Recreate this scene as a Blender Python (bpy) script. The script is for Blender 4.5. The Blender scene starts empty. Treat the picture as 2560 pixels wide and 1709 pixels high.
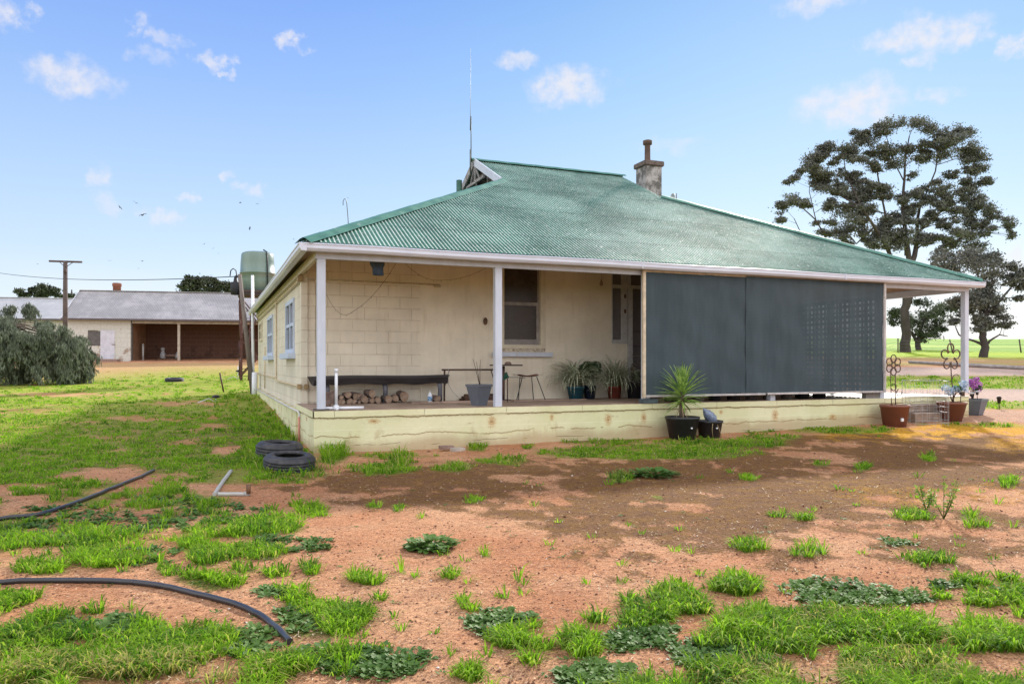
import bpy, math, random
import numpy as np
from mathutils import Vector
random.seed(7); rng = np.random.default_rng(7)
R = math.radians
S = bpy.context.scene
COL = S.collection
# ------------------------------------------------------------------ camera, sun, sky
F = 1879.0; HY = 909.0; CX = 1280.0            # focal length, horizon row and centre of a 2560 px wide picture
YAW = R(21.9)
CAM = np.array([-1.60, -12.80, 1.50])
fw = np.array([math.sin(YAW), math.cos(YAW), 0.0]); rt = np.array([math.cos(YAW), -math.sin(YAW), 0.0]); up = np.array([0, 0, 1.0])
cam = bpy.data.cameras.new('camera'); camo = bpy.data.objects.new('camera', cam); COL.objects.link(camo)
camo.location = CAM; camo.rotation_euler = (R(90), 0, -YAW)
cam.sensor_width = 36; cam.lens = 36 * F / 2560; cam.shift_y = (HY - 854.5) / 2560
cam.clip_start = 0.1; cam.clip_end = 3000
S.camera = camo
SUN_AZ = R(45); SUN_EL = R(27)
sl = bpy.data.lights.new('sun', 'SUN'); sl.energy = 3.5; sl.angle = R(2.5); sl.color = (1.0, 0.93, 0.82)
so = bpy.data.objects.new('sun', sl); COL.objects.link(so)
sd = Vector((math.sin(SUN_AZ) * math.cos(SUN_EL), math.cos(SUN_AZ) * math.cos(SUN_EL), math.sin(SUN_EL)))
so.rotation_euler = sd.to_track_quat('Z', 'Y').to_euler()
so.location = (20, 20, 30)
S.view_settings.view_transform = 'Standard'; S.view_settings.look = 'None'; S.view_settings.gamma = 1
S.view_settings.exposure = .84
S.cycles.max_bounces = 7; S.cycles.diffuse_bounces = 3; S.cycles.transparent_max_bounces = 12
S.cycles.caustics_reflective = False; S.cycles.caustics_refractive = False

# ------------------------------------------------------------------ pixel <-> world helpers
def ray(x, y): return fw + (x - CX) / F * rt + (HY - y) / F * up
def at(x, y, Zd): return CAM + Zd * ray(x, y)
def onplane(x, y, ax, v):
    d = ray(x, y); return CAM + (v - CAM[ax]) / d[ax] * d
def s2l(c): return tuple(((v / 12.92) if v <= .04045 else ((v + .055) / 1.055) ** 2.4) for v in c)

# ------------------------------------------------------------------ node helper
class NT:
    def __init__(s, tree): s.t = tree; s.l = tree.links; tree.nodes.clear()
    def n(s, typ, ins=None, **props):
        nd = s.t.nodes.new(typ)
        for k, v in props.items(): setattr(nd, k, v)
        for k, v in (ins or {}).items():
            s.set(nd.inputs[k], v)
        return nd
    def set(s, sock, v):
        if isinstance(v, bpy.types.NodeSocket): s.l.new(v, sock)
        elif isinstance(v, (tuple, list)) and len(v) == 3 and sock.type == 'RGBA': sock.default_value = (*v, 1)
        else: sock.default_value = v
    def m(s, op, a, b=0.0, c=0.0, clamp=False):
        nd = s.n('ShaderNodeMath', {0: a, 1: b, 2: c}, operation=op); nd.use_clamp = clamp; return nd.outputs[0]
    def vm(s, op, a, b=(0, 0, 0)):
        nd = s.n('ShaderNodeVectorMath', {0: a, 1: b}, operation=op); return nd.outputs['Value'] if op in ('LENGTH', 'DOT_PRODUCT', 'DISTANCE') else nd.outputs[0]
    def mix(s, f, a, b, mode='MIX'):
        nd = s.n('ShaderNodeMix', data_type='RGBA', blend_type=mode)
        s.set(nd.inputs[0], f); s.set(nd.inputs[6], a); s.set(nd.inputs[7], b); return nd.outputs[2]
    def noise(s, sc, det=4, vec=None, rough=.55, dist=0.0):
        nd = s.n('ShaderNodeTexNoise', {'Scale': sc, 'Detail': det, 'Roughness': rough, 'Distortion': dist})
        if vec is not None: s.l.new(vec, nd.inputs['Vector'])
        return nd.outputs['Fac']
    def mr(s, v, a, b, c=0.0, d=1.0, smooth=True):
        nd = s.n('ShaderNodeMapRange', {0: v, 1: a, 2: b, 3: c, 4: d}, interpolation_type='SMOOTHSTEP' if smooth else 'LINEAR'); return nd.outputs[0]
    def co(s, kind='Object'): return s.n('ShaderNodeTexCoord').outputs[kind]
    def xyz(s, v): nd = s.n('ShaderNodeSeparateXYZ', {0: v}); return nd.outputs
    def comb(s, x, y, z): return s.n('ShaderNodeCombineXYZ', {0: x, 1: y, 2: z}).outputs[0]
    def scale(s, v, k): return s.vm('MULTIPLY', v, k)
    def bump(s, h, st=.3, dist=.01, nrm=None):
        nd = s.n('ShaderNodeBump', {'Height': h, 'Strength': st, 'Distance': dist})
        if nrm is not None: s.l.new(nrm, nd.inputs['Normal'])
        return nd.outputs[0]
    def out(s, sh):
        o = s.n('ShaderNodeOutputMaterial'); s.l.new(sh, o.inputs[0])
    def bsdf(s, col, rough=.7, spec=.3, metal=0.0, nrm=None, **kw):
        nd = s.n('ShaderNodeBsdfPrincipled', {'Base Color': col, 'Roughness': rough, 'Specular IOR Level': spec, 'Metallic': metal, **kw})
        if nrm is not None: s.l.new(nrm, nd.inputs['Normal'])
        return nd.outputs[0]
def newmat(name):
    m = bpy.data.materials.new(name); m.use_nodes = True; return m, NT(m.node_tree)
MATS = {}
def mat(name, col, rough=.7, var=.25, sc=6.0, stain=None, stsc=3.0, stth=.55, bump=.15, bsc=40, bd=.004, metal=0.0, spec=.3, stretch=(1, 1, 1)):
    """painted / weathered surface: colour variation, patchy stain of its own colour, fine bump"""
    if name in MATS: return MATS[name]
    m, t = newmat(name); co = t.co(); v = t.scale(co, stretch)
    n1 = t.noise(sc, 6, v, .6)
    c = t.mix(t.mr(n1, .3, .7), tuple(x * (1 - var) for x in col), tuple(min(1, x * (1 + var * .6)) for x in col))
    if stain:
        n2 = t.noise(stsc, 8, v, .7, .4)
        c = t.mix(t.mr(n2, stth, stth + .15), c, stain)
    n3 = t.noise(bsc, 4, v, .6)
    t.out(t.bsdf(c, t.mr(n1, .2, .8, rough - .08, rough + .08), spec, metal, t.bump(n3, bump, bd)))
    MATS[name] = m; return m

# ------------------------------------------------------------------ mesh builder
class MB:
    def __init__(s): s.v = []; s.f = []; s.sm = []
    def quad(s, *p, smooth=False):
        i = len(s.v); s.v += [tuple(map(float, q)) for q in p]; s.f.append(tuple(range(i, i + len(p)))); s.sm.append(smooth); return s
    def box(s, a, b, bev=0.0):
        x0, y0, z0 = a; x1, y1, z1 = b
        i = len(s.v)
        if bev <= 0:
            s.v += [(x0, y0, z0), (x1, y0, z0), (x1, y1, z0), (x0, y1, z0), (x0, y0, z1), (x1, y0, z1), (x1, y1, z1), (x0, y1, z1)]
            fs = [(0, 3, 2, 1), (4, 5, 6, 7), (0, 1, 5, 4), (1, 2, 6, 5), (2, 3, 7, 6), (3, 0, 4, 7)]
            s.f += [tuple(i + k for k in q) for q in fs]; s.sm += [False] * 6
        else:
            import bmesh
            bm = bmesh.new(); bmesh.ops.create_cube(bm, size=1)
            for v in bm.verts: v.co = ((x0 + x1) / 2 + v.co.x * (x1 - x0), (y0 + y1) / 2 + v.co.y * (y1 - y0), (z0 + z1) / 2 + v.co.z * (z1 - z0))
            bmesh.ops.bevel(bm, geom=bm.edges[:], offset=bev, segments=2, affect='EDGES')
            bm.verts.index_update()
            s.v += [tuple(v.co) for v in bm.verts]; s.f += [tuple(i + v.index for v in q.verts) for q in bm.faces]; s.sm += [False] * len(bm.faces)
            bm.free()
        return s
    def tube(s, pts, rad, seg=8, cap=True, smooth=True):
        pts = [Vector(p) for p in pts]
        if not hasattr(rad, '__len__'): rad = [rad] * len(pts)
        i0 = len(s.v); n = len(pts); ref = None
        for k, p in enumerate(pts):
            d = (pts[min(k + 1, n - 1)] - pts[max(k - 1, 0)]).normalized()
            if ref is None: ref = d.orthogonal().normalized()
            else:
                ref = ref - d * ref.dot(d); ref = ref.normalized() if ref.length > 1e-6 else d.orthogonal().normalized()
            b = d.cross(ref)
            for j in range(seg):
                a = 2 * math.pi * j / seg; q = p + (ref * math.cos(a) + b * math.sin(a)) * rad[k]; s.v.append(tuple(q))
        for k in range(n - 1):
            for j in range(seg):
                a = i0 + k * seg + j; b = i0 + k * seg + (j + 1) % seg
                s.f.append((a, b, b + seg, a + seg)); s.sm.append(smooth)
        if cap:
            s.f.append(tuple(i0 + j for j in reversed(range(seg)))); s.f.append(tuple(i0 + (n - 1) * seg + j for j in range(seg))); s.sm += [False, False]
        return s
    def lathe(s, prof, c=(0, 0, 0), seg=24, smooth=True, sx=1, sy=1, rot=0.0):
        i0 = len(s.v)
        for r, z in prof:
            for j in range(seg):
                a = 2 * math.pi * j / seg + rot; s.v.append((c[0] + r * math.cos(a) * sx, c[1] + r * math.sin(a) * sy, c[2] + z))
        for k in range(len(prof) - 1):
            for j in range(seg):
                a = i0 + k * seg + j; b = i0 + k * seg + (j + 1) % seg
                s.f.append((a, b, b + seg, a + seg)); s.sm.append(smooth)
        s.f.append(tuple(i0 + j for j in reversed(range(seg)))); s.sm.append(False)
        s.f.append(tuple(i0 + (len(prof) - 1) * seg + j for j in range(seg))); s.sm.append(False)
        return s
    def build(s, name, m, parent=None):
        me = bpy.data.meshes.new(name)
        off = Vector(parent['_w']) if parent is not None and '_w' in parent else Vector((0, 0, 0))
        me.from_pydata([(v[0] - off.x, v[1] - off.y, v[2] - off.z) for v in s.v], [], s.f)
        me.polygons.foreach_set('use_smooth', s.sm); me.materials.append(m); me.update()
        o = bpy.data.objects.new(name, me); COL.objects.link(o)
        if parent is not None: o.parent = parent; o['_w'] = tuple(off)
        return o
def tag(o, label=None, cat=None, group=None, kind=None):
    if label: o['label'] = label
    if cat: o['category'] = cat
    if group: o['group'] = group
    if kind: o['kind'] = kind
    return o
def thing(name, loc, label, cat, group=None):
    o = bpy.data.objects.new(name, None); COL.objects.link(o); o.location = loc; o['_w'] = tuple(map(float, loc)); o.empty_display_size = .2
    return tag(o, label, cat, group)
def copy_tree(o, parent=None):
    c = o.copy(); COL.objects.link(c)
    if parent: c.parent = parent
    for ch in list(o.children): copy_tree(ch, c)
    return c
def npmesh(name, V, Fidx, m, parent=None, attrs=None, smooth=False):
    """Fidx: (n,k) array of equal polygons"""
    me = bpy.data.meshes.new(name); n, k = Fidx.shape
    off = np.array(parent['_w']) if parent is not None and '_w' in parent else 0
    V = np.asarray(V, dtype=np.float32) - off
    me.vertices.add(len(V)); me.vertices.foreach_set('co', np.asarray(V, np.float32).ravel())
    me.loops.add(n * k); me.loops.foreach_set('vertex_index', Fidx.astype(np.int32).ravel())
    me.polygons.add(n); me.polygons.foreach_set('loop_start', np.arange(0, n * k, k, dtype=np.int32))
    me.polygons.foreach_set('use_smooth', np.full(n, smooth))
    me.update(calc_edges=True)
    for an, av in (attrs or {}).items():
        at_ = me.attributes.new(an, 'FLOAT', 'POINT'); at_.data.foreach_set('value', np.asarray(av, np.float32).ravel())
    me.materials.append(m); o = bpy.data.objects.new(name, me); COL.objects.link(o)
    if parent is not None: o.parent = parent; o['_w'] = parent['_w']
    return o

# ------------------------------------------------------------------ sky with small fair-weather clouds
W = bpy.data.worlds.new('World'); S.world = W; W.use_nodes = True
t = NT(W.node_tree)
sky = t.n('ShaderNodeTexSky', sky_type='NISHITA', sun_disc=False, sun_elevation=SUN_EL, sun_rotation=SUN_AZ, altitude=200, air_density=1.0, dust_density=0.2, ozone_density=1.5)
gen = t.co('Generated'); gx, gy, gz = t.xyz(gen)
hor = t.m('SQRT', t.m('ADD', t.m('MULTIPLY', gx, gx), t.m('MULTIPLY', gy, gy)))
az = t.m('ARCTAN2', gx, gy); el = t.m('ARCTAN2', gz, hor)
P2 = t.comb(az, el, 0.0)
wn = t.n('ShaderNodeTexNoise', {'Scale': 26.0, 'Detail': 5.0, 'Roughness': .6, 'Vector': P2})
warp = t.vm('SUBTRACT', wn.outputs['Color'], (.5, .5, .5))
P3 = t.vm('ADD', P2, t.scale(warp, (.11, .055, 0)))
CL = [(150,170,85,30,1),(345,135,45,15,.5),(392,97,32,13,.6),(328,62,26,19,.7),(500,140,26,17,.9),(515,175,13,11,.8),(665,96,28,15,1),(1185,130,36,14,.8),(1300,195,72,32,1.1),
      (1955,238,105,36,1.1),(2060,92,60,25,1),(2140,75,90,35,1),(2212,92,42,22,1),(2125,140,42,17,.9),(2325,95,38,20,1),(2150,230,38,16,.7),(222,410,32,20,.7),
      (358,490,36,17,.8),(524,415,20,11,.8),(430,457,18,10,.7),(582,443,22,12,.6),(8,22,40,34,1),(1870,6,75,22,.9),(2330,610,60,40,.8),(1540,335,60,14,.35),(245,470,24,16,.5)]
acc = None
for (cx, cy, rx, ry, a) in CL:
    d = ray(cx * 1.0898, cy * 1.0898); A = math.atan2(d[0], d[1]); Eh = math.atan2(d[2], math.hypot(d[0], d[1]))
    k = 1.0898 / F * (math.cos(A - YAW)) ** 2 * 1.0
    q = t.vm('MULTIPLY', t.vm('SUBTRACT', P3, (A, Eh, 0)), (1 / (rx * k * 1.5), 1 / (ry * 1.0898 / F * math.cos(A - YAW) * 1.6), 0))
    v = t.mr(t.vm('LENGTH', q), 0.25, 1.05, a, 0.0)
    acc = v if acc is None else t.m('MAXIMUM', acc, v)
cn = t.noise(60, 6, P2, .6)
cl = t.m('MULTIPLY', acc, t.mr(cn, .25, .68, .30, 1.0), clamp=True)
azr = t.m('SUBTRACT', az, YAW)                       # the sky is paler towards the sun
def rampn(fac, stops):
    nd = t.n('ShaderNodeValToRGB'); t.l.new(fac, nd.inputs[0]); e = nd.color_ramp.elements
    while len(e) < len(stops): e.new(.5)
    for k_, (p, c) in enumerate(stops): e[k_].position = p; e[k_].color = (*s2l(c), 1)
    return nd.outputs[0]
eln = t.m('DIVIDE', el, R(60), clamp=True)
gradL = rampn(eln, [(0, (.90, .94, .99)), (.07, (.86, .92, .99)), (.20, (.74, .85, .985)), (.33, (.60, .75, .985)), (.46, (.47, .645, .97)), (.8, (.34, .50, .88))])
gradR = rampn(eln, [(0, (.96, .97, 1.0)), (.07, (.92, .955, .99)), (.20, (.77, .88, .985)), (.33, (.63, .80, .965)), (.46, (.49, .70, .935)), (.8, (.36, .55, .82))])
tint = t.mix(t.mr(az, YAW - .35, YAW + .25), gradL, gradR)
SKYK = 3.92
base = t.mix(.88, sky.outputs[0], t.mix(1.0, tint, (SKYK, SKYK, SKYK), 'MULTIPLY'))
# low white band near the horizon
lowb = t.m('MULTIPLY', t.mr(el, R(.5), R(8), 1, 0), t.mr(t.noise(9, 4, t.scale(P2, (1, 3, 1))), .35, .6, .35, .95))
lowb = t.m('MAXIMUM', lowb, 0.0)
skc = t.mix(t.m('MULTIPLY', lowb, .85), base, (SKYK * 1.02, SKYK * 1.0, SKYK * 1.0))
skc = t.mix(t.m('MULTIPLY', cl, .78), skc, (SKYK * .93, SKYK * .90, SKYK * .93))
# unseen bright cloud added behind the viewpoint to light the house front
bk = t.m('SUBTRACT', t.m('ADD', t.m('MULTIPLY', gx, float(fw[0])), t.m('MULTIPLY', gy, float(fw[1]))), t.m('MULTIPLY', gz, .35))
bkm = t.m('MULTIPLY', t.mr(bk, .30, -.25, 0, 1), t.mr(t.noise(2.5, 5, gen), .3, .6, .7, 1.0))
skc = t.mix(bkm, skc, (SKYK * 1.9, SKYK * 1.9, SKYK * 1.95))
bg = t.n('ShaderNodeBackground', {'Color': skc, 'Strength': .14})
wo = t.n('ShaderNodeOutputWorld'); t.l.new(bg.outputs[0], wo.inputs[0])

# ------------------------------------------------------------------ terrain
_g = rng.random((256, 256))
def vnoise(x, y):
    xi = np.floor(x).astype(int); yi = np.floor(y).astype(int); u = x - xi; v = y - yi
    u = u * u * (3 - 2 * u); v = v * v * (3 - 2 * v)
    g = lambda a, b: _g[a % 256, b % 256]
    return (g(xi, yi) * (1 - u) + g(xi + 1, yi) * u) * (1 - v) + (g(xi, yi + 1) * (1 - u) + g(xi + 1, yi + 1) * u) * v
def fbm(x, y, o=4):
    s = 0; a = .5; n = 0
    for k in range(o): s = s + a * vnoise(x * 2 ** k + 17 * k, y * 2 ** k + 31 * k); n += a; a *= .55
    return s / n
PZ = [-50, 12.5, 15.5, 17, 18.6, 22, 27, 35, 42, 52, 60, 80, 150, 250, 400, 520, 900]
PH = [0, 0, .05, .12, .24, .32, .42, .66, .92, 1.62, 2.02, 2.72, 5.4, 9.3, 16.2, 12, -10]
def H(x, y):
    x = np.asarray(x, float); y = np.asarray(y, float)
    Zd = (x - CAM[0]) * fw[0] + (y - CAM[1]) * fw[1]; L = (x - CAM[0]) * rt[0] + (y - CAM[1]) * rt[1]
    h = np.interp(Zd, PZ, PH)
    far = np.clip((Zd - 120) / 250, 0, 1)
    h = h * (1 + far * .10 * np.sin(L / 60 + .6)) 
    h = h + (fbm(x * .9, y * .9) - .5) * .07 * np.clip(1 - Zd / 60, 0, 1) + (fbm(x * 5 + 9, y * 5, 3) - .5) * .022 * np.clip(1 - Zd / 25, 0, 1)
    return h
def ground(px, py):
    """point of the ground seen at a picture position (vectorised)"""
    px = np.asarray(px, float); py = np.asarray(py, float)
    kx = (px - CX) / F; kz = (HY - py) / F
    z = np.full(np.broadcast(px, py).shape, 8.0)
    lo = np.full(z.shape, 1.5); hi = np.full(z.shape, 400.0)
    zs = np.concatenate([np.arange(2, 60, .5), np.arange(60, 400, 4.)])
    found = np.zeros(z.shape, bool); prev = zs[0]
    for q in zs[1:]:
        x = CAM[0] + q * (fw[0] + kx * rt[0]); y = CAM[1] + q * (fw[1] + kx * rt[1])
        hit = (CAM[2] + q * kz < np.interp(q, PZ, PH)) & ~found
        lo = np.where(hit, prev, lo); hi = np.where(hit, q, hi); found |= hit; prev = q
    for _ in range(18):
        mid = (lo + hi) / 2
        x = CAM[0] + mid * (fw[0] + kx * rt[0]); y = CAM[1] + mid * (fw[1] + kx * rt[1])
        below = CAM[2] + mid * kz < H(x, y)
        hi = np.where(below, mid, hi); lo = np.where(below, lo, mid)
    mid = hi; x = CAM[0] + mid * (fw[0] + kx * rt[0]); y = CAM[1] + mid * (fw[1] + kx * rt[1])
    return x, y, H(x, y), mid
def gp(px, py):
    x, y, z, _ = ground(np.array([px]), np.array([py])); return (float(x[0]), float(y[0]), float(z[0]))
def pix(x, y):
    Zd = (x - CAM[0]) * fw[0] + (y - CAM[1]) * fw[1]; L = (x - CAM[0]) * rt[0] + (y - CAM[1]) * rt[1]
    ok = Zd > 1.5; Zc = np.where(ok, Zd, 1.5)
    return CX + F * L / Zc, HY - F * (H(x, y) - CAM[2]) / Zc, ok, Zc
# cover regions: ellipses and polygons given where the photograph shows each patch (2349 px wide view), stored on the ground
K = 1.0898
def sdpoly(px, py, poly):
    n = len(poly); d = np.full(px.shape, 1e9); s = np.ones(px.shape)
    j = n - 1
    for i in range(n):
        xi, yi = poly[i]; xj, yj = poly[j]
        ex, ey = xj - xi, yj - yi; wx, wy = px - xi, py - yi
        c = np.clip((wx * ex + wy * ey) / (ex * ex + ey * ey), 0, 1)
        d = np.minimum(d, (wx - ex * c) ** 2 + (wy - ey * c) ** 2)
        c1 = py >= yi; c2 = py < yj; c3 = ex * wy > ey * wx
        s = np.where((c1 & c2 & c3) | (~c1 & ~c2 & ~c3), -s, s); j = i
    return s * np.sqrt(d)
def poly_m(px, py, poly, soft): return np.clip(.5 - sdpoly(px, py * 1.0, poly) / soft, 0, 1)
def ell_m(px, py, L, edge=.5):
    m = np.zeros(px.shape)
    for e in L:
        cx, cy, rx, ry = e[:4]; a = e[4] if len(e) > 4 else 1
        r = np.sqrt(((px - cx) / rx) ** 2 + ((py - cy) / ry) ** 2)
        m = np.maximum(m, a * np.clip((1 + edge - r) / edge / 1.0, 0, 1))
    return m
LAWN = [(-1600, 872), (120, 868), (300, 858), (400, 850), (592, 848), (600, 905), (650, 965), (690, 1005), (700, 1060), (740, 1078), (720, 1095), (560, 1105), (500, 1130), (560, 1180), (690, 1185), (600, 1240), (380, 1232), (150, 1290), (-1600, 1330)]
FGL = [(-1600, 1395), (60, 1405), (200, 1418), (330, 1440), (480, 1460), (620, 1482), (700, 1490), (860, 1500), (960, 1530), (990, 1560), (960, 1750), (-1600, 1750)]
FGR = [(1280, 1560), (1420, 1535), (1540, 1520), (1700, 1500), (1850, 1480), (2150, 1500), (2240, 1440), (3300, 1380), (3300, 1750), (1240, 1750)]
BARE = [(250, 1092, 90, 14), (60, 1160, 90, 16), (210, 1185, 120, 12), (535, 1034, 34, 9), (390, 1098, 60, 9, .6), (60, 1280, 160, 14, .9), (30, 1330, 300, 16), (250, 1300, 60, 8, .7), (200, 1375, 230, 22), (420, 1395, 130, 22, .9),
        (140, 905, 120, 3, .8), (430, 925, 80, 4, .8), (60, 940, 100, 4, .5), (330, 960, 90, 4, .7), (250, 1005, 50, 5, .5), (450, 1190, 30, 8, .7), (620, 1145, 60, 12, .9), (90, 1120, 50, 6, .8), (480, 1250, 50, 10, .5), (560, 1440, 60, 14, .8)]
TUFTS = [(740, 1425, 105, 42), (690, 1395, 60, 25), (500, 1338, 70, 18), (440, 1325, 30, 10), (560, 1305, 30, 6), (635, 1315, 22, 7), (720, 1305, 18, 9), (660, 1358, 40, 10, .8), (815, 1330, 24, 12), (845, 1342, 20, 6, .8),
         (430, 1250, 26, 13), (490, 1275, 45, 20), (250, 1283, 70, 20), (330, 1290, 40, 10, .7), (100, 1305, 60, 14, .8), (30, 1372, 60, 26, .9), (390, 1310, 30, 8, .7), (718, 1172, 32, 12), (690, 1160, 12, 5),
         (610, 1265, 60, 16), (640, 1210, 50, 14, .9), (880, 1075, 62, 12), (915, 1062, 25, 14), (1040, 1072, 38, 9), (1148, 1057, 48, 7), (765, 1045, 26, 18), (880, 1045, 90, 4, .7), (1095, 1027, 18, 8), (1210, 1024, 10, 6),
         (1390, 1012, 76, 7, .9), (1480, 1037, 200, 16, 1), (1640, 1018, 130, 10, .9), (1760, 1005, 60, 8, .8), (1740, 982, 42, 9), (1805, 975, 22, 9), (1930, 987, 95, 8, .9), (2110, 968, 22, 5, .9), (2180, 958, 90, 9, .8), (1955, 962, 16, 8, .9), (2300, 955, 60, 10, .9), (2260, 975, 80, 5, .6),
         (1560, 1378, 56, 30), (1480, 1418, 48, 22), (1700, 1350, 56, 18), (1450, 1390, 14, 8), (1365, 1420, 20, 8), (1085, 1397, 20, 8), (1410, 1330, 10, 5), (1195, 1475, 42, 22), (1255, 1485, 18, 7), (1135, 1428, 12, 5), (1180, 1470, 40, 15),
         (1340, 1488, 40, 26), (1085, 1552, 22, 12), (1860, 1442, 150, 38), (1740, 1430, 90, 36), (2030, 1455, 110, 32), (1650, 1470, 40, 30), (1770, 1480, 100, 28), (2085, 1187, 32, 9), (1795, 1180, 18, 6), (1850, 1190, 28, 5, .7), (1720, 1255, 30, 6, .8),
         (1855, 1268, 36, 8, .8), (2140, 1282, 50, 8, .8), (2060, 1245, 36, 9, .8), (2220, 1335, 38, 10), (2310, 1330, 26, 10), (2330, 1372, 60, 22), (2160, 1372, 24, 7), (2250, 1385, 50, 14), (2215, 1180, 14, 6), (2315, 1105, 18, 12), (2255, 1208, 22, 5, .7),
         (1410, 1100, 12, 6), (1440, 1095, 10, 6), (1715, 1095, 16, 4, .8), (1880, 1063, 14, 4), (1980, 1072, 16, 6), (2130, 1050, 12, 7), (1505, 1140, 14, 4, .8), (1090, 1148, 14, 4, .8), (910, 1165, 10, 5), (855, 1160, 12, 4),
         (1015, 1320, 14, 5), (940, 1325, 6, 5), (1110, 1272, 6, 4), (1180, 1332, 6, 4), (870, 1365, 12, 6), (1000, 1270, 4, 3), (910, 1310, 6, 4), (1170, 1365, 8, 5), (1240, 1440, 10, 5), (1210, 1525, 22, 6), (1060, 1380, 8, 4)]
TUFTS = [(a, b, c * (.78 if b > 1290 else 1), d * (.75 if b > 1290 else .9), *e) for a, b, c, d, *e in TUFTS]
WEEDS = [(990, 1257, 46, 14), (1150, 1435, 56, 22), (1930, 1366, 100, 26), (1870, 1352, 40, 10), (2040, 1375, 60, 16), (1480, 1460, 55, 22), (1440, 1480, 40, 16), (1380, 1555, 85, 24), (1700, 1500, 70, 22), (1620, 1500, 50, 24),
         (2180, 1345, 40, 8), (1500, 1092, 44, 5), (2060, 1245, 40, 8), (690, 1252, 60, 14), (640, 1242, 40, 10), (470, 1180, 130, 16, .8), (250, 1200, 160, 22, .8), (60, 1230, 120, 24, .7), (130, 1165, 60, 10, .8), (320, 1280, 80, 16, .6), (400, 1150, 90, 7, .8),
         (640, 1360, 44, 10, .8), (860, 1520, 90, 26, .9), (750, 1510, 80, 20, .6), (430, 1480, 140, 26, .6), (180, 1440, 120, 16, .7), (340, 1460, 80, 16, .7), (700, 1410, 60, 24, .6), (1370, 1545, 40, 18), (1855, 1268, 20, 5), (560, 1450, 50, 12, .6), (2290, 1350, 30, 8, .6), (290, 905, 200, 5, .5), (460, 890, 60, 3, .5)]
RBANDS = [(2185, 878, 260, 7, .9), (2420, 880, 200, 4), (2070, 915, 300, 0, 0)]
def cover(x, y):
    """grass, weeds, moss, yellow moss, straw, track masks for points of the ground"""
    u, v, ok, Zd = pix(x, y); u = u / K; v = v / K
    n1 = fbm(x * 1.3 + 3, y * 1.3, 4); n2 = fbm(x * 4 + 7, y * 4 + 5, 4); n3 = fbm(x * .5, y * .5 + 40, 3); nz = (n1 - .5) * 1.2 + (n2 - .5) * .9
    jx = (fbm(x * 3 + 50, y * 3, 3) - .5); jy = (fbm(x * 3, y * 3 + 70, 3) - .5)
    sc = np.clip(14 / Zd, .2, 3.5)
    up_, vp = u + jx * 70 * sc, v + jy * 26 * sc
    gr = poly_m(up_, vp, LAWN, 30) * (1 - ell_m(up_, vp, BARE, .6))
    lw = np.where(v > 1110, 1.0, 0.0) * gr
    gr = np.where(v > 1110, gr * np.clip((n1 - .44) * 7 + (n2 - .48) * 4 + .5, .0, 1), gr * np.clip((n1 - .22) * 6 + .3, .2, 1))
    gr = np.maximum(gr, poly_m(up_, vp, FGL, 26) * np.clip((n1 - .5) * 8 + (n2 - .5) * 11 + .42, .03, 1))
    gr = np.maximum(gr, poly_m(up_, vp, FGR, 30) * np.clip((n1 - .5) * 8 + (n2 - .5) * 11 + .12, .02, 1))
    gr = np.maximum(gr, ell_m(u + jx * 26 * sc, v + jy * 10 * sc, TUFTS, .45))
    # far right bands (beyond the house)
    rb = (u > 2000) & (v < 972)
    bd = lambda a, b, s_: np.clip((v - a) / s_ + .5, 0, 1) * np.clip((b - v) / s_ + .5, 0, 1)
    vb = v + jx * 6
    grr = np.maximum.reduce([bd(-900, 818, 5), bd(862, 892, 4) * .9, bd(921, 938, 4) * .9 * (u > 2230), bd(832, 838, 3) * .35])
    gr = np.where(rb, grr, gr)
    far = (Zd > 62); gr = np.where(far, 1.0, gr)
    gr = np.where(~ok, 0.2, gr)
    wd = ell_m(u + jx * 30 * sc, v + jy * 12 * sc, WEEDS, .5); wd = np.where(rb | far | ~ok, 0, wd)
    MOSS = [(560, 1112), (700, 1088), (980, 1060), (1270, 1050), (1560, 1040), (1830, 990), (2140, 985), (2349, 1000), (2600, 1010), (2600, 1130), (2349, 1120), (2060, 1140), (1960, 1170), (1800, 1230), (1620, 1240), (1270, 1225), (1160, 1180), (1010, 1168), (760, 1160), (640, 1135)]
    ms = poly_m(u + jx * 60 * sc, v + jy * 26 * sc, MOSS, 26) * np.clip((n1 - .40) * 6 + (n2 - .5) * 3 + .78, .32, 1)
    M2 = [(1950, 1140), (2100, 1120), (2600, 1120), (2600, 1330), (1300, 1330), (1280, 1250), (1500, 1220), (1750, 1230)]
    ms = np.maximum(ms, .75 * poly_m(up_, vp, M2, 40) * np.clip((n2 - .42) * 6 + (n1 - .5) * 5 + .3, 0, 1))
    ms = np.where(rb, 0, ms)
    yl = ell_m(up_, vp, [(2240, 983, 100, 11), (2120, 992, 110, 9, .8), (2010, 1000, 110, 8, .5), (2080, 1135, 120, 20, .33), (1930, 1110, 90, 16, .22), (2300, 1130, 100, 22, .30), (2330, 1020, 60, 14, .5), (1640, 1175, 120, 18, .14)], .8) * np.clip((n2 - .36) * 6 + .6, .3, 1)
    yl = np.where(rb & (v > 945), .4 * yl, yl)
    st = ell_m(up_, vp, [(250, 845, 330, 9), (200, 862, 120, 5), (530, 838, 200, 6, .6), (600, 926, 60, 8, .5), (330, 935, 300, 4, .6), (130, 975, 150, 5, .4), (300, 1560, 260, 30, .55), (60, 1540, 120, 30, .4), (2000, 1545, 250, 24, .5), (1150, 1070, 200, 10, .25), (700, 1075, 60, 6, .4), (1960, 1395, 120, 26, .35), (600, 1460, 80, 20, .4)], .7)
    st = np.where(rb, np.maximum(bd(816, 836, 4), bd(905, 921, 6) * .3), st)
    tr = np.where(rb, np.maximum(bd(842, 862, 4), bd(890, 921, 4)), 0.0) + np.where((u > 1950) & (v >= 940) & (v < 968), .5, 0)
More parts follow.
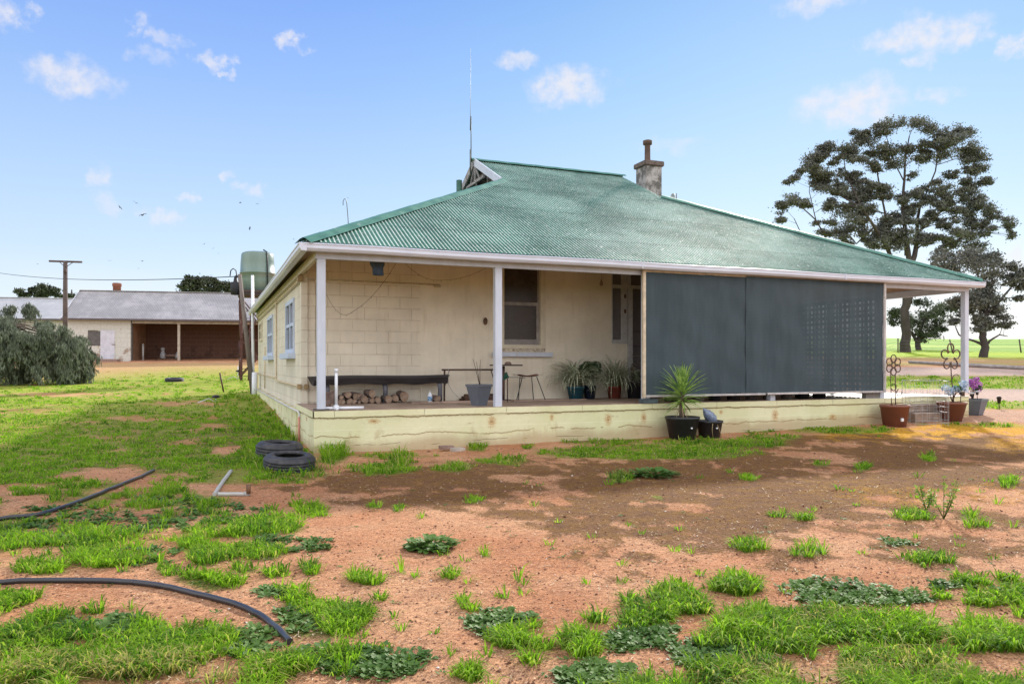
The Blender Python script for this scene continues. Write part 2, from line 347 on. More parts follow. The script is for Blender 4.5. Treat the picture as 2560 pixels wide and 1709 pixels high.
    return dict(grass=gr, weed=wd, moss=ms, yellow=yl, straw=st, track=np.clip(tr, 0, 1))
# ground sheet: a polar grid round the viewpoint, finer where the photo looks
rs = np.concatenate([[0.0, .6, 1.2, 1.8], np.geomspace(2.3, 1400, 470)])
an = np.concatenate([np.linspace(-40, 40, 640), np.linspace(40, 320, 122)[1:-1]]); an = np.radians(an)
RR, AA = np.meshgrid(rs, an, indexing='ij')
dx = np.cos(AA)[..., None] * fw[:2] + np.sin(AA)[..., None] * rt[:2]
GX = CAM[0] + RR * dx[..., 0]; GY = CAM[1] + RR * dx[..., 1]; GZ = H(GX, GY)
nr, na = RR.shape
I = np.arange(nr * na).reshape(nr, na); J = np.roll(I, -1, axis=1)
FI = np.stack([I[:-1], I[1:], J[1:], J[:-1]], -1).reshape(-1, 4)[:, ::-1]
cv = cover(GX, GY)
mg, t = newmat('red_earth')
co = t.n('ShaderNodeNewGeometry').outputs['Position']
def attr(n): return t.n('ShaderNodeAttribute', attribute_name=n).outputs['Fac']
nb = t.noise(.7, 6, co, .6); nm = t.noise(5, 8, co, .65); nf = t.noise(38, 6, co, .7); nff = t.noise(150, 3, co, .7)
nd = t.noise(2.2, 5, t.scale(co, (1, 1.6, 1)), .6, .6)
c = t.mix(t.mr(nb, .35, .65), (.46, .218, .115), (.57, .33, .195)); c = t.mix(t.mr(nd, .52, .66, 0, .40), c, (.34, .165, .10))
c = t.mix(t.mr(nm, .35, .7), c, t.mix(1, c, (1.15, 1.1, 1.05), 'MULTIPLY'))
c = t.mix(t.mr(nf, .54, .70, 0, .65), c, (.22, .10, .06))
c = t.mix(t.mr(nff, .58, .70, 0, .65), c, (.15, .065, .04))
c = t.mix(t.mr(nff, .36, .26, 0, .5), c, (.66, .42, .30))
crumb = t.m('ADD', t.m('MULTIPLY', t.m('SUBTRACT', nf, .5), 2.2), t.m('ADD', t.m('MULTIPLY', t.m('SUBTRACT', nff, .5), 1.2), t.m('MULTIPLY', t.m('SUBTRACT', nm, .5), .7)))
msn = t.mr(t.m('ADD', attr('moss'), crumb), .22, .72)
msn = t.m('MULTIPLY', msn, t.mr(attr('moss'), .0, .12))
mcol = t.mix(t.mr(nm, .35, .65), (.125, .062, .030), (.185, .098, .018))
mcol = t.mix(t.mr(nff, .48, .70), mcol, (.36, .21, .13)); mcol = t.mix(t.mr(nff, .42, .30), mcol, (.07, .035, .022))
c = t.mix(t.m('MULTIPLY', msn, .97), c, mcol)
ycol = t.mix(t.mr(nf, .35, .7), (.74, .40, .03), (.42, .22, .03))
c = t.mix(t.m('MULTIPLY', t.mr(t.m('ADD', attr('yellow'), crumb), .30, .62, 0, .95), t.mr(attr('yellow'), .02, .2)), c, ycol)
scol = t.mix(t.mr(nf, .35, .65), (.60, .40, .20), (.34, .20, .10))
c = t.mix(t.m('MULTIPLY', t.mr(t.m('ADD', attr('straw'), crumb), .25, .6, 0, .95), t.mr(attr('straw'), .02, .2)), c, scol)
tcol = t.mix(t.mr(nm, .3, .7), (.42, .31, .27), (.52, .38, .30))
c = t.mix(attr('track'), c, tcol)
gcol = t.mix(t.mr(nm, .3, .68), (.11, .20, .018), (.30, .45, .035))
gcol = t.mix(t.mr(t.vm('DISTANCE', co, tuple(CAM)), 14, 26, 1, 0), gcol, t.mix(t.mr(nm, .3, .68), (.05, .10, .015), (.14, .22, .03)))  # near lawn coloured darker for shadow, far lawn brighter for sunlight
gcol = t.mix(t.mr(nf, .62, .8, 0, .5), gcol, (.30, .22, .10))
gcol = t.mix(t.mr(t.noise(.12, 3, co), .42, .58, 0, .35), gcol, (.30, .40, .05))
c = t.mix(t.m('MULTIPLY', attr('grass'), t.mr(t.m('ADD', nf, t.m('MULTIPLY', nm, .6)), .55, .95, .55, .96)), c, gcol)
pc = t.n('ShaderNodeNewGeometry').outputs['Position']
dist = t.vm('DISTANCE', pc, tuple(CAM))
field = t.mix(t.mr(t.noise(.02, 5, t.scale(pc, (1, 1, 1)), .6), .38, .62), (.17, .30, .05), (.30, .40, .09))
field = t.mix(t.mr(dist, 85, 110, 1, 0), field, t.mix(t.mr(nb, .3, .7), (.36, .42, .03), (.22, .36, .03)))
c = t.mix(t.mr(dist, 62, 75), c, field)
nfine = t.noise(85, 7, co, .82); nfb = t.noise(22, 6, t.scale(co, (1, 1.3, 1)), .75, .4)
c = t.mix(t.mr(dist, 14, 30, 1, .2), c, t.mix(1, c, t.mix(t.mr(nfine, .36, .62), (.60, .56, .54), (1.25, 1.24, 1.22)), 'MULTIPLY'))
c = t.mix(t.mr(dist, 20, 40, 1, .2), c, t.mix(1, c, t.mix(t.mr(nfb, .36, .60), (.70, .66, .63), (1.14, 1.14, 1.14)), 'MULTIPLY'))
hgt = t.m('ADD', t.m('MULTIPLY', nfb, .8), t.m('ADD', t.m('MULTIPLY', nf, .6), t.m('ADD', t.m('MULTIPLY', nff, .25), t.m('MULTIPLY', nm, 1.0))))
t.out(t.bsdf(c, .95, .1, 0, t.bump(hgt, .9, .04)))
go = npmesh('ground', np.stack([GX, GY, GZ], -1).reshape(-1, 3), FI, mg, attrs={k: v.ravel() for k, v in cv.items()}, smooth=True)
tag(go, 'red earth yard rising through green paddock to low hills', kind='structure')

# ------------------------------------------------------------------ surface materials
PAINT = mat('weathered_white_paint', (.54, .58, .68), .5, .10, 5, (.42, .34, .26), 3.5, .60, .25, 30, .003, stretch=(1, 1, .35))
GUTTER = mat('gutter_paint', (.60, .63, .74), .38, .06, 3, (.5, .48, .46), 2.5, .64, .08, 20, .002)
TRIM = mat('blue_white_trim', (.50, .58, .72), .5, .08, 6, (.40, .40, .38), 6, .62, .1)
CREAMTRIM = mat('cream_trim', (.62, .56, .44), .5, .10, 6, (.35, .27, .18), 5, .62, .1)
GLASSDARK = mat('dark_screened_glass', (.060, .045, .038), .28, .2, 2, None, bump=.02, spec=.25)
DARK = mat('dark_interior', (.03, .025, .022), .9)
CEIL = mat('brown_ceiling_lining', (.36, .27, .19), .8, .15, 2)
GREENP = mat('green_flashing_paint', (.065, .185, .135), .42, .18, 4, (.42, .50, .45), 6, .60, .2, 20, .004)
BARK = mat('bark', (.15, .115, .09), .9, .4, 6, (.28, .25, .22), 3, .56, .8, 14, .03, stretch=(1, 1, .25))
def joints(t, u, w, bw, bh, mw, u0=0.0, w0=0.0):
    """mask of the running-bond joints between blocks bw x bh"""
    r = t.m('DIVIDE', t.m('SUBTRACT', w, w0), bh); row = t.m('FLOOR', r); fr = t.m('SUBTRACT', r, row)
    sh = t.m('MULTIPLY', t.m('MODULO', t.m('ADD', row, 40.0), 2.0), .5)
    cu = t.m('ADD', t.m('DIVIDE', t.m('SUBTRACT', u, u0), bw), sh); fu = t.m('FRACT', cu)
    dh = t.m('MULTIPLY', t.m('MINIMUM', fr, t.m('SUBTRACT', 1.0, fr)), bh); dv = t.m('MULTIPLY', t.m('MINIMUM', fu, t.m('SUBTRACT', 1.0, fu)), bw)
    d = t.m('MINIMUM', dh, dv)
    return t.mr(d, mw * .4, mw, 1, 0), t.m('FLOOR', cu), row
def wallmat(name, axis, blocks=True, base=(.76, .69, .57), weather=.0, bw=.49, bh=.238, w0=.735, u0=.1):
    m, t = newmat(name); co = t.co(); x, y, z = t.xyz(co); u = x if axis == 'x' else y
    n1 = t.noise(1.2, 6, co, .6); n2 = t.noise(9, 6, co, .65)
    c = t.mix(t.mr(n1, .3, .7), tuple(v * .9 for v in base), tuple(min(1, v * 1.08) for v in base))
    c = t.mix(t.mr(n2, .60, .78, 0, .35), c, tuple(v * .72 for v in base))
    streak = t.noise(3, 5, t.scale(co, (3, 3, .35)), .6)
    c = t.mix(t.m('MULTIPLY', t.mr(streak, .5, .75, 0, .5), .4 + weather), c, (.36, .27, .17))
    if weather: c = t.mix(t.mr(t.noise(2.2, 6, t.scale(co, (1, 1, .5)), .7), .5, .68, 0, .55), c, (.60, .60, .52))
    h = t.noise(60, 4, co, .6)
    if blocks:
        wob = t.m('MULTIPLY', t.m('SUBTRACT', t.noise(5, 3, co), .5), .012)
        j, cu, row = joints(t, t.m('ADD', u, wob), t.m('ADD', z, wob), bw, bh, .010, u0, w0)
        tone = t.n('ShaderNodeTexWhiteNoise', {'Vector': t.comb(cu, row, 0.0)}).outputs['Value']
        c = t.mix(t.m('MULTIPLY', tone, .10), c, tuple(v * .75 for v in base))
        c = t.mix(t.m('MULTIPLY', j, t.mr(t.noise(4, 3, co), .35, .6, .10, .45)), c, (.32, .25, .17))
        h = t.m('SUBTRACT', t.m('MULTIPLY', h, .35), t.m('MULTIPLY', j, 1.0))
    t.out(t.bsdf(c, .82, .2, 0, t.bump(h, .5, .008))); return m
WB = wallmat('cream_block_wall', 'x'); WR = wallmat('cream_render_wall', 'x', False, (.77, .70, .575))
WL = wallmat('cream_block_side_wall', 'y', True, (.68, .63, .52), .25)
# cracked, rust-stained base wall
m, t = newmat('pale_yellow_cracked_base'); co = t.co(); x, y, z = t.xyz(co)
n1 = t.noise(.9, 6, co, .6); n2 = t.noise(7, 6, co, .65); n3 = t.noise(30, 5, co, .65)
c = t.mix(t.mr(n1, .3, .7), (.64, .63, .38), (.74, .72, .49)); c = t.mix(t.mr(n2, .55, .75, 0, .5), c, (.55, .52, .33))
uu = t.m('ADD', x, y)
def wig(sc, amp, det=6, seed=0.0):
    return t.m('MULTIPLY', t.m('SUBTRACT', t.noise(sc, det, t.comb(uu, seed, 0.0), .65), .5), amp)
zl = t.m('ADD', z, wig(.9, .22)); lowd = t.mr(t.m('SUBTRACT', t.m('ADD', z, wig(1.1, .4, 4, 3.0)), t.m('MULTIPLY', x, .017)), .03, .24, 1, 0)
c = t.mix(t.m('MULTIPLY', lowd, .7), c, (.42, .30, .18))
c = t.mix(t.m('MULTIPLY', t.mr(t.noise(3, 6, t.scale(co, (1, 1, .6)), .7), .56, .66, 0, .55), t.mr(z, .55, .2, 0, 1)), c, (.46, .36, .2))
cr = None
for (z0, amp, w, sd_, th) in ((.585, .07, .0075, 1.0, .34), (.27, .25, .0045, 5.0, .43), (.12, .16, .004, 9.0, .50), (.45, .28, .0025, 13.0, .60)):
    dl = t.m('ABSOLUTE', t.m('SUBTRACT', t.m('SUBTRACT', z, z0), t.m('ADD', wig(.8, amp, 2, sd_), t.m('ADD', wig(3.1, .08, 3, sd_ + 2), wig(16, .05, 8, sd_ + 4)))))
    gate = t.mr(t.noise(1.3, 4, t.comb(uu, sd_ + 30, 0.0), .6), th, th + .05)
    k_ = t.m('MULTIPLY', t.mr(dl, w * .4, w * 1.3, 1, 0), gate); cr = k_ if cr is None else t.m('MAXIMUM', cr, k_)
    if z0 > .25:
        halo = t.m('MULTIPLY', t.m('MULTIPLY', t.mr(dl, 0, .03, 1, 0), gate), .35); c = t.mix(halo, c, (.50, .30, .12))
dv = t.m('ABSOLUTE', t.m('SUBTRACT', t.m('FRACT', t.m('ADD', t.m('DIVIDE', uu, 1.55), t.m('ADD', .30, wig(1.7, .05)))), .5))
band = t.mr(dv, .0015, .004, 1, 0); band = t.m('MULTIPLY', band, t.mr(z, .60, .62, 0, 1)); cr = t.m('MAXIMUM', cr, t.m('MULTIPLY', band, .8))
for (sx, sz, rx, rz) in ((3.15, .45, .09, .13), (5.55, .42, .09, .13), (6.35, .43, .075, .12), (4.35, .50, .05, .07), (9.6, .4, .10, .14), (1.0, .52, .12, .05), (11.2, .33, .12, .08), (8.2, .5, .06, .05)):
    q = t.vm('MULTIPLY', t.vm('SUBTRACT', t.comb(uu, z, 0.0), (sx, sz, 0)), (1 / rx, 1 / rz, 0))
    d_ = t.m('ADD', t.vm('LENGTH', q), t.m('MULTIPLY', t.m('SUBTRACT', n3, .5), 2.2))
    c = t.mix(t.mr(d_, .2, 1.25, .72, 0), c, (.47, .25, .09)); c = t.mix(t.mr(d_, -.25, .4, .7, 0), c, (.16, .09, .05))
c = t.mix(t.mr(t.m('ABSOLUTE', t.m('SUBTRACT', t.m('SUBTRACT', z, .385), wig(.5, .03, 2, 21.0))), .002, .008, .5, 0), c, (.80, .79, .60))
c = t.mix(t.m('MULTIPLY', cr, t.mr(n3, .3, .6, .15, .75)), c, (.14, .095, .055))
hb = t.m('SUBTRACT', t.m('ADD', t.m('MULTIPLY', n2, .9), t.m('MULTIPLY', n3, .5)), cr)
t.out(t.bsdf(c, .85, .2, 0, t.bump(hb, .8, .018))); BASE = m
# corrugated roof: crests coloured paler for worn paint and glints
def roofmat(name, axis, green=(.046, .135, .096), pale=(.58, .65, .62), wear=.72, pitch=.076):
    m, t = newmat(name); co = t.co(); x, y, z = t.xyz(co); u = x if axis == 'x' else y; w = y if axis == 'x' else x
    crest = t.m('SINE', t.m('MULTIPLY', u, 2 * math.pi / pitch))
    n1 = t.noise(.6, 5, co, .6); n2 = t.noise(6, 7, co, .7); n3 = t.noise(24, 5, t.scale(co, (1, .6, .6) if axis == 'x' else (.6, 1, .6)), .7)
    c = t.mix(t.mr(n1, .35, .65), tuple(v * .8 for v in green), tuple(v * 1.35 for v in green))
    ns = t.noise(5, 5, t.scale(co, (3, .25, 1) if axis == 'x' else (.25, 3, 1)), .65); c = t.mix(t.mr(ns, .48, .68, 0, .35), c, (.10, .115, .10))
    c = t.mix(t.mr(n2, .5, .75, 0, .6), c, tuple(v * .55 for v in green))
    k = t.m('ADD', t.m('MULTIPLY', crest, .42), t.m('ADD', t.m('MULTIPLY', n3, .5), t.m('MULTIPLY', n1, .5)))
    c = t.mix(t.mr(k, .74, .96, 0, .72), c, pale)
    blot = t.m('MULTIPLY', t.mr(t.m('ADD', n3, t.m('MULTIPLY', n2, .6)), .92, 1.02, 0, .95), t.mr(t.noise(1.1, 4, co), .40, .55))
    c = t.mix(blot, c, pale)
    lap = t.m('ABSOLUTE', t.m('SUBTRACT', t.m('FRACT', t.m('DIVIDE', t.m('ADD', w, t.m('MULTIPLY', n2, .06)), 1.9)), .5))
    c = t.mix(t.m('MULTIPLY', t.mr(lap, .004, .020, .8, 0), t.mr(n3, .35, .55)), c, (.03, .06, .05))
    t.out(t.bsdf(c, t.mr(n2, .3, .7, .46, .62), .22, 0, t.bump(n3, .2, .004))); return m
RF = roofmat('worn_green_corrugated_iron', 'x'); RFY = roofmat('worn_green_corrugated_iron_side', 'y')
# ------------------------------------------------------------------ the house
D = .717
house = thing('farmhouse', (0, 0, 0), 'cream block farmhouse with wide green corrugated roof and open front veranda', 'house')
B = lambda *bx, bev=0: (lambda mb: ([mb.box(a, b, bev) for a, b in bx], mb)[1])(MB())
X1 = 15.5; RH = 17.2
# veranda slab and base wall
mb = MB(); mb.box((0, 0, -.4), (13.35, 2.5, D - .012)); mb.box((13.35, .35, -.4), (14.75, 2.5, D - .012)); mb.box((14.75, 0, -.4), (X1, 2.5, D - .012)); mb.box((12.75, 2.5, -.4), (X1, RH, D - .012))
mb.box((-.02, -.022, .605), (13.35, 0, D - .006)); mb.box((-.022, -.022, .605), (-.0, 2.5, D - .006))
base = mb.build('veranda_base', BASE, house)
FLOOR = mat('veranda_floor', (.34, .25, .19), .75, .2, 2, (.22, .15, .11), 2.5, .55, .1)
m, t = newmat('worn_concrete_floor'); co = t.co(); x, y, z = t.xyz(co)
n = t.noise(2.5, 7, co, .65); c = t.mix(t.mr(n, .35, .65), (.25, .17, .13), (.40, .30, .23)); c = t.mix(t.mr(x, 11.0, 12.6), c, (.62, .60, .56))  # right end coloured paler to stand for sunlight on the slab
t.out(t.bsdf(c, .6, .3, 0, t.bump(n, .2, .006)))
B(((-.02, -.02, D - .006), (13.37, 2.5, D)), ((13.37, .33, D - .006), (14.73, 2.5, D)), ((14.73, -.02, D - .006), (X1 + .02, 2.5, D)), ((12.75, 2.5, D - .006), (X1 + .02, RH, D))).build('veranda_floor', m, house)
STEP = mat('brown_concrete_step', (.26, .19, .15), .85, .3, 5, (.40, .33, .27), 3, .6, .4)
B(((13.38, -.28, -.2), (14.72, .05, .36), ), ((13.38, .05, -.2), (14.72, .345, .54))).build('steps', STEP, house)
# front wall of the rooms, with openings
WY = 2.53
mb = MB(); A_ = [(.19, D), (2.49, D), (2.49, 4.70), (.19, 3.58)]
mb.quad(*[(a, WY, b) for a, b in A_]); mb.quad(*[(a, WY + .24, b) for a, b in A_[::-1]])
for k_ in range(4): (a, b), (c_, d_) = A_[k_], A_[(k_ + 1) % 4]; mb.quad((c_, WY, d_), (a, WY, b), (a, WY + .24, b), (c_, WY + .24, d_))
mb.build('block_wall', WB, house)
mb = B(((2.49, WY - .006, D), (4.25, WY + .24, 4.75)), ((4.25, WY - .006, D), (5.36, WY + .24, 1.78)), ((4.25, WY - .006, 3.92), (5.36, WY + .24, 4.75)), ((5.36, WY - .006, D), (7.05, WY + .24, 4.75)),
       ((7.05, WY - .006, D), (7.47, WY + .24, 1.97)), ((7.05, WY - .006, 3.92), (8.75, WY + .24, 4.75)), ((8.75, WY - .006, D), (12.7, WY + .24, 4.75)))
mb.box((2.49, WY - .03, D), (7.47, WY - .006, 1.10)); mb.build('rendered_wall', WR, house)
B(((.07, WY - .05, .6), (.19, WY + .18, 3.30))).build('corner_pilaster', WL, house)
# side wall with openings for three windows
mb = MB(); ys = [(3.98, 5.80, 1.74, 2.93), (9.9, 11.9, 1.74, 2.93), (14.6, 16.2, 2.3, 3.0)]; y0 = WY + .18
for (a, b, z0, z1) in ys:
    mb.box((.1, y0, .5), (.34, a, 3.45)); mb.box((.1, a, .5), (.34, b, z0)); mb.box((.1, a, z1), (.34, b, 3.45)); y0 = b
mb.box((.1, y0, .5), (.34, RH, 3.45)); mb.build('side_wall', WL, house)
B(((-.035, WY - .03, -.3), (.09, RH, .575))).build('side_plinth', BASE, house)
B(((.34, RH - .25, D), (12.7, RH, 3.4)), ((12.46, WY + .24, D), (12.7, RH - .26, 3.4)), ((12.46, WY + .24, 3.4), (12.7, 12, 4.4))).build('rear_wall', WR, house)
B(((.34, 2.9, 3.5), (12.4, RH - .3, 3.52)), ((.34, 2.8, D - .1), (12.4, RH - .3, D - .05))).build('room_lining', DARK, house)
for k_, (a, b, z0, z1) in enumerate(ys):
    f = 0.09; wn_ = B(((.06, a, z0), (.16, a + f, z1)), ((.06, b - f, z0), (.16, b, z1)), ((.065, a + f, z1 - f), (.155, b - f, z1)), ((.065, a + f, z0), (.155, b - f, z0 + f)), ((.068, (a + b) / 2 - .05, z0 + f), (.15, (a + b) / 2 + .05, z1 - f)),
            ((.075, a + f, (z0 + z1) / 2 + .0), (.145, (a + b) / 2 - .05, (z0 + z1) / 2 + .07)), ((.075, (a + b) / 2 + .05, (z0 + z1) / 2 + .0), (.145, b - f, (z0 + z1) / 2 + .07))).build('window', TRIM if k_ < 2 else CREAMTRIM, house)
    B(((.12, a + f - .01, z0 + f - .01), (.13, b - f + .01, z1 - f + .01))).build('pane', GLASSDARK, wn_)
    if k_ < 2: B(((-.06, a - .12, z0 - .13), (.12, b + .12, z0 - .003)), bev=.008).build('sill', TRIM, wn_)
# front window
w = B(((4.25, WY - .03, 1.84), (4.37, WY + .12, 3.92)), ((5.24, WY - .03, 1.84), (5.36, WY + .12, 3.92)), ((4.37, WY - .03, 3.80), (5.24, WY + .12, 3.92)), ((4.37, WY - .025, 1.84), (5.24, WY + .12, 1.92))).build('window', CREAMTRIM, house)
B(((4.37, WY + .03, 2.79), (5.24, WY + .09, 2.86)), ((5.17, WY + .042, 2.041), (5.24, WY + .09, 2.789)), ((4.37, WY + .04, 1.92), (5.24, WY + .09, 2.04)), ((5.20, WY + .06, 2.86), (5.24, WY + .10, 3.8))).build('sash', mat('grey_sash', (.30, .28, .27), .6), w)
B(((4.37, WY + .065, 1.92), (5.24, WY + .075, 3.8))).build('pane', GLASSDARK, w)
B(((4.08, WY - .13, 1.655), (5.50, WY - .03, 1.75)), bev=.008).build('sill', PAINT, w)
B(((4.28, WY - .02, 1.765), (5.34, WY + .1, 1.838))).build('sill_course', mat('peeling_sill', (.55, .48, .38), .9, .4, 20, (.25, .17, .1), 12, .5), w)
# door with sidelight and transoms
w = B(((7.05, WY - .02, 2.06), (7.075, WY + .1, 3.92)), ((7.33, WY - .03, 1.97), (7.46, WY + .1, 3.92)), ((7.05, WY - .032, 1.97), (7.33, WY + .12, 2.06)), ((7.46, WY - .03, 3.26), (8.75, WY + .1, 3.34)), ((7.07, WY - .03, 3.26), (7.33, WY + .1, 3.34)),
      ((7.48, WY - .035, D), (7.60, WY + .1, 3.26)), ((8.63, WY - .035, D), (8.75, WY + .1, 3.26)), ((7.47, WY - .02, 3.34), (7.56, WY + .1, 3.92))).build('door_frame', mat('old_white_door_paint', (.50, .50, .50), .55, .15, 6, (.30, .27, .25), 8, .56), house)
B(((7.075, WY + .05, 2.06), (7.33, WY + .06, 3.26)), ((7.075, WY + .05, 3.34), (7.33, WY + .06, 3.92)), ((7.56, WY + .05, 3.34), (8.75, WY + .06, 3.92))).build('pane', mat('frosted_grey_glass', (.17, .16, .16), .4, .2, 3, None, bump=.02), w)
dr = B(((7.60, WY + .02, D), (8.63, WY + .07, 3.26))).build('door', mat('grey_screen_door', (.13, .115, .115), .6, .1), house)
mb = MB()
for q in (1.2, 1.55, 1.9, 2.25): mb.box((7.62, WY + .004, q), (8.61, WY + .019, q + .02))
mb.build('door_rail', mat('dark_rail', (.07, .06, .06), .7), dr)
for q in (3.03, 2.68): B(((7.37, WY - .05, q), (7.41, WY - .031, q + .09))).build('hinge', mat('rusty_metal', (.12, .07, .045), .7, .4, 10, (.20, .10, .05), 8, .5), w)
# beam, posts, gutters, fascia
B(((.03, .0, 3.25), (X1 + .02, .07, 3.40)), bev=.006).build('veranda_beam', PAINT, house)
B(((.03, .072, 3.25), (.10, RH, 3.40))).build('side_beam', CREAMTRIM, house)
B(((X1 - .06, .072, 3.25), (X1 + .01, RH, 3.40))).build('side_beam', PAINT, house)
BOLT = mat('rusty_metal', (.12, .07, .045))
for k_, xx in enumerate((.06, 3.22, 6.36, 9.48, 12.62, 15.38)):
    mb = MB(); mb.box((xx, .004, D + (.0 if k_ < 5 else .08)), (xx + .135, .125, 3.249), .006); p = mb.build('veranda_post', PAINT, house)
    if k_ == 5: B(((xx - .005, .01, D), (xx + .0, .12, D + .16))).build('post_bracket', BOLT, p)
    if k_ == 0: B(((xx - .05, -.01, D + .001), (xx + .2, .16, D + .03))).build('post_foot', mat('rust_stain_foot', (.10, .09, .08)), p)
for yy in (4.2, 8.4, 12.6, 16.8): B(((X1 - .12, yy, D), (X1 - .0, yy + .12, 3.249)), bev=.006).build('veranda_post', PAINT, house)
def gutter(p0, p1, out, par):
    """quad gutter with rolled lip swept from p0 to p1"""
    prof = [(0, 0), (0, .125), (-.004, .130), (.115, .132), (.128, .125), (.128, .110), (.116, .100), (.118, .045), (.085, .004)]
    p0 = Vector(p0); p1 = Vector(p1); o = Vector(out); mb = MB(); n = len(prof)
    nseg = 14; L = (p1 - p0).length
    for k in range(nseg + 1):
        f = k / nseg; c = p0.lerp(p1, f); sag = .006 * math.sin(k * 1.7) if 0 < k < nseg else 0
        for a, b in prof: mb.v.append(tuple(c + o * a + Vector((0, 0, b + sag))))
    for k in range(nseg):
        for j in range(n):
            a = k * n + j; b = k * n + (j + 1) % n; mb.f.append((a, b, b + n, a + n)); mb.sm.append(False)
    mb.f.append(tuple(range(n))); mb.f.append(tuple(nseg * n + j for j in reversed(range(n)))); mb.sm += [False, False]
    return mb.build('gutter', GUTTER, par)
gutter((-.19, -.14, 3.335), (X1 + .25, -.14, 3.335), (0, -1, 0), house)
gutter((-.142, -.262, 3.333), (-.142, RH, 3.333), (-1, 0, 0), house)
gutter((X1 + .142, -.1, 3.335), (X1 + .142, RH, 3.335), (1, 0, 0), house)
for xx in (6.15, 11.3): B(((xx, -.272, 3.34), (xx + .025, -.266, 3.47))).build('gutter_bracket', GUTTER, house)
B(((-.14, -.138, 3.345), (X1 + .14, -.12, 3.46)), ((-.14, -.119, 3.342), (-.122, RH, 3.458)), ((X1 + .122, -.119, 3.345), (X1 + .14, RH, 3.46))).build('fascia', PAINT, house)
# roof: dutch gable over a hipped veranda roof
SL = .493; ZE = 3.485; YR = 7.55; xl, xr = 5.44, 10.22; XE0, XE1 = -.2, X1 + .2
def corr(us, topfn, pos, mname, mt, rows=14, amp=.0095, pitch=.076):
    V = []; nU = len(us)
    tops = np.array([topfn(u) for u in us])
    for r_ in range(rows):
        f = r_ / (rows - 1); w_ = -.2 + f * (tops + .2)
        hgt = amp * np.sin(2 * np.pi * us / pitch) + .006 * (fbm(us * .7, w_ * .9, 3) - .5) * 2 * min(1, f * 8)
        V.append(pos(us, w_, hgt))
    V = np.concatenate(V); ii = np.arange(rows * nU).reshape(rows, nU)
    Fi = np.stack([ii[:-1, :-1], ii[:-1, 1:], ii[1:, 1:], ii[1:, :-1]], -1).reshape(-1, 4)
    return npmesh(mname, V, Fi, mt, house, smooth=True)
us = np.arange(XE0, XE1 + .001, .0095)
def topf(x):
    if x < xl: return min(x, YR) if x > -.2 else -.2
    if x <= xr: return YR
    return min(YR, X1 - x + .0)
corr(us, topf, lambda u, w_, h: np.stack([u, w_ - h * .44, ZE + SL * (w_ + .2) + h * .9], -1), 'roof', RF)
def toph(y):
    return min(xl + .1, y, (RH - y) * 1.0) if y < RH else -.2
us2 = np.arange(-.2, 15.3, .019)
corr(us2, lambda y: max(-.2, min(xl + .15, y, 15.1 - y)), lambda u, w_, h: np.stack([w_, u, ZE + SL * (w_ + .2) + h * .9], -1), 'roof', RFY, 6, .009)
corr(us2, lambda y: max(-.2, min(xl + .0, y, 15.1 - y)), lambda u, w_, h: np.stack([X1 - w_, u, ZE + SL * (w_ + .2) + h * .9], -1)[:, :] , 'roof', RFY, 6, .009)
mb = MB(); zr = ZE + SL * (YR + .2) ; bs = (zr - ZE) / (RH - YR)
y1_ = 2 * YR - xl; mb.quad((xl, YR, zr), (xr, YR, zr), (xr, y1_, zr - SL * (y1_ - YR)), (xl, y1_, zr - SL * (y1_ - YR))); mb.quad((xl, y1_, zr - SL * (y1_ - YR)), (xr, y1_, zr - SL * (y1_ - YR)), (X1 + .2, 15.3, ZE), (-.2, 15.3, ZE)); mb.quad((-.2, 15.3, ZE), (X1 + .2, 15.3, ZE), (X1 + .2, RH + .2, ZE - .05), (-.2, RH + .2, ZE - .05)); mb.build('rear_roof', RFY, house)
# lining below the rafters
mb = MB(); q = .09
mb.quad((-.1, -.1, ZE - q + .05), (X1 + .1, -.1, ZE - q + .05), (X1 - 2.7, 2.75, ZE + SL * 2.95 - q), (2.75, 2.75, ZE + SL * 2.95 - q))
mb.quad((-.1, -.1, ZE - q + .05), (2.75, 2.75, ZE + SL * 2.95 - q), (2.75, RH, ZE + SL * 2.95 - q), (-.1, RH, ZE - q + .05))
mb.quad((X1 + .1, -.1, ZE - q + .05), (X1 + .1, RH, ZE - q + .05), (X1 - 2.75, RH, ZE + SL * 2.95 - q), (X1 - 2.75, 2.75, ZE + SL * 2.95 - q))
mb.build('veranda_lining', CEIL, house)
# hip flashings, ridge cap
def strip(a, b, wdt, lift, name, mt, nrm=(0, 0, 1)):
    a = Vector(a); b = Vector(b); d = (b - a).normalized(); s_ = d.cross(Vector((0, 0, 1))).normalized() * wdt; mb = MB(); n_ = 24; rr = []
    for k in range(n_ + 1):
        p = a.lerp(b, k / n_) + Vector((0, 0, .004 * math.sin(k * 2.1)))
        rr.append([p - s_ - Vector((0, 0, wdt * .34 - lift * .3)), p - s_ * .35 + Vector((0, 0, lift)), p + Vector((0, 0, lift + .02)), p + s_ * .35 + Vector((0, 0, lift)), p + s_ - Vector((0, 0, wdt * .34 - lift * .3))])
    for k in range(n_):
        for j in range(4): mb.quad(rr[k][j], rr[k + 1][j], rr[k + 1][j + 1], rr[k][j + 1], smooth=True)
    return mb.build(name, mt, house)
zg = ZE + SL * (xl + .2)
strip((-.2, -.2, ZE + .02), (xl + .05, xl + .05, zg + .02), .17, .03, 'hip_flashing', GREENP)
strip((X1 + .2, -.2, ZE + .02), (xr + .0, X1 - xr, ZE + SL * (X1 - xr + .2) + .02), .15, .03, 'hip_flashing', GREENP)
strip((xl - .12, YR, zr + .02), (xr + .12, YR, zr + .02), .14, .03, 'ridge_cap', GREENP)
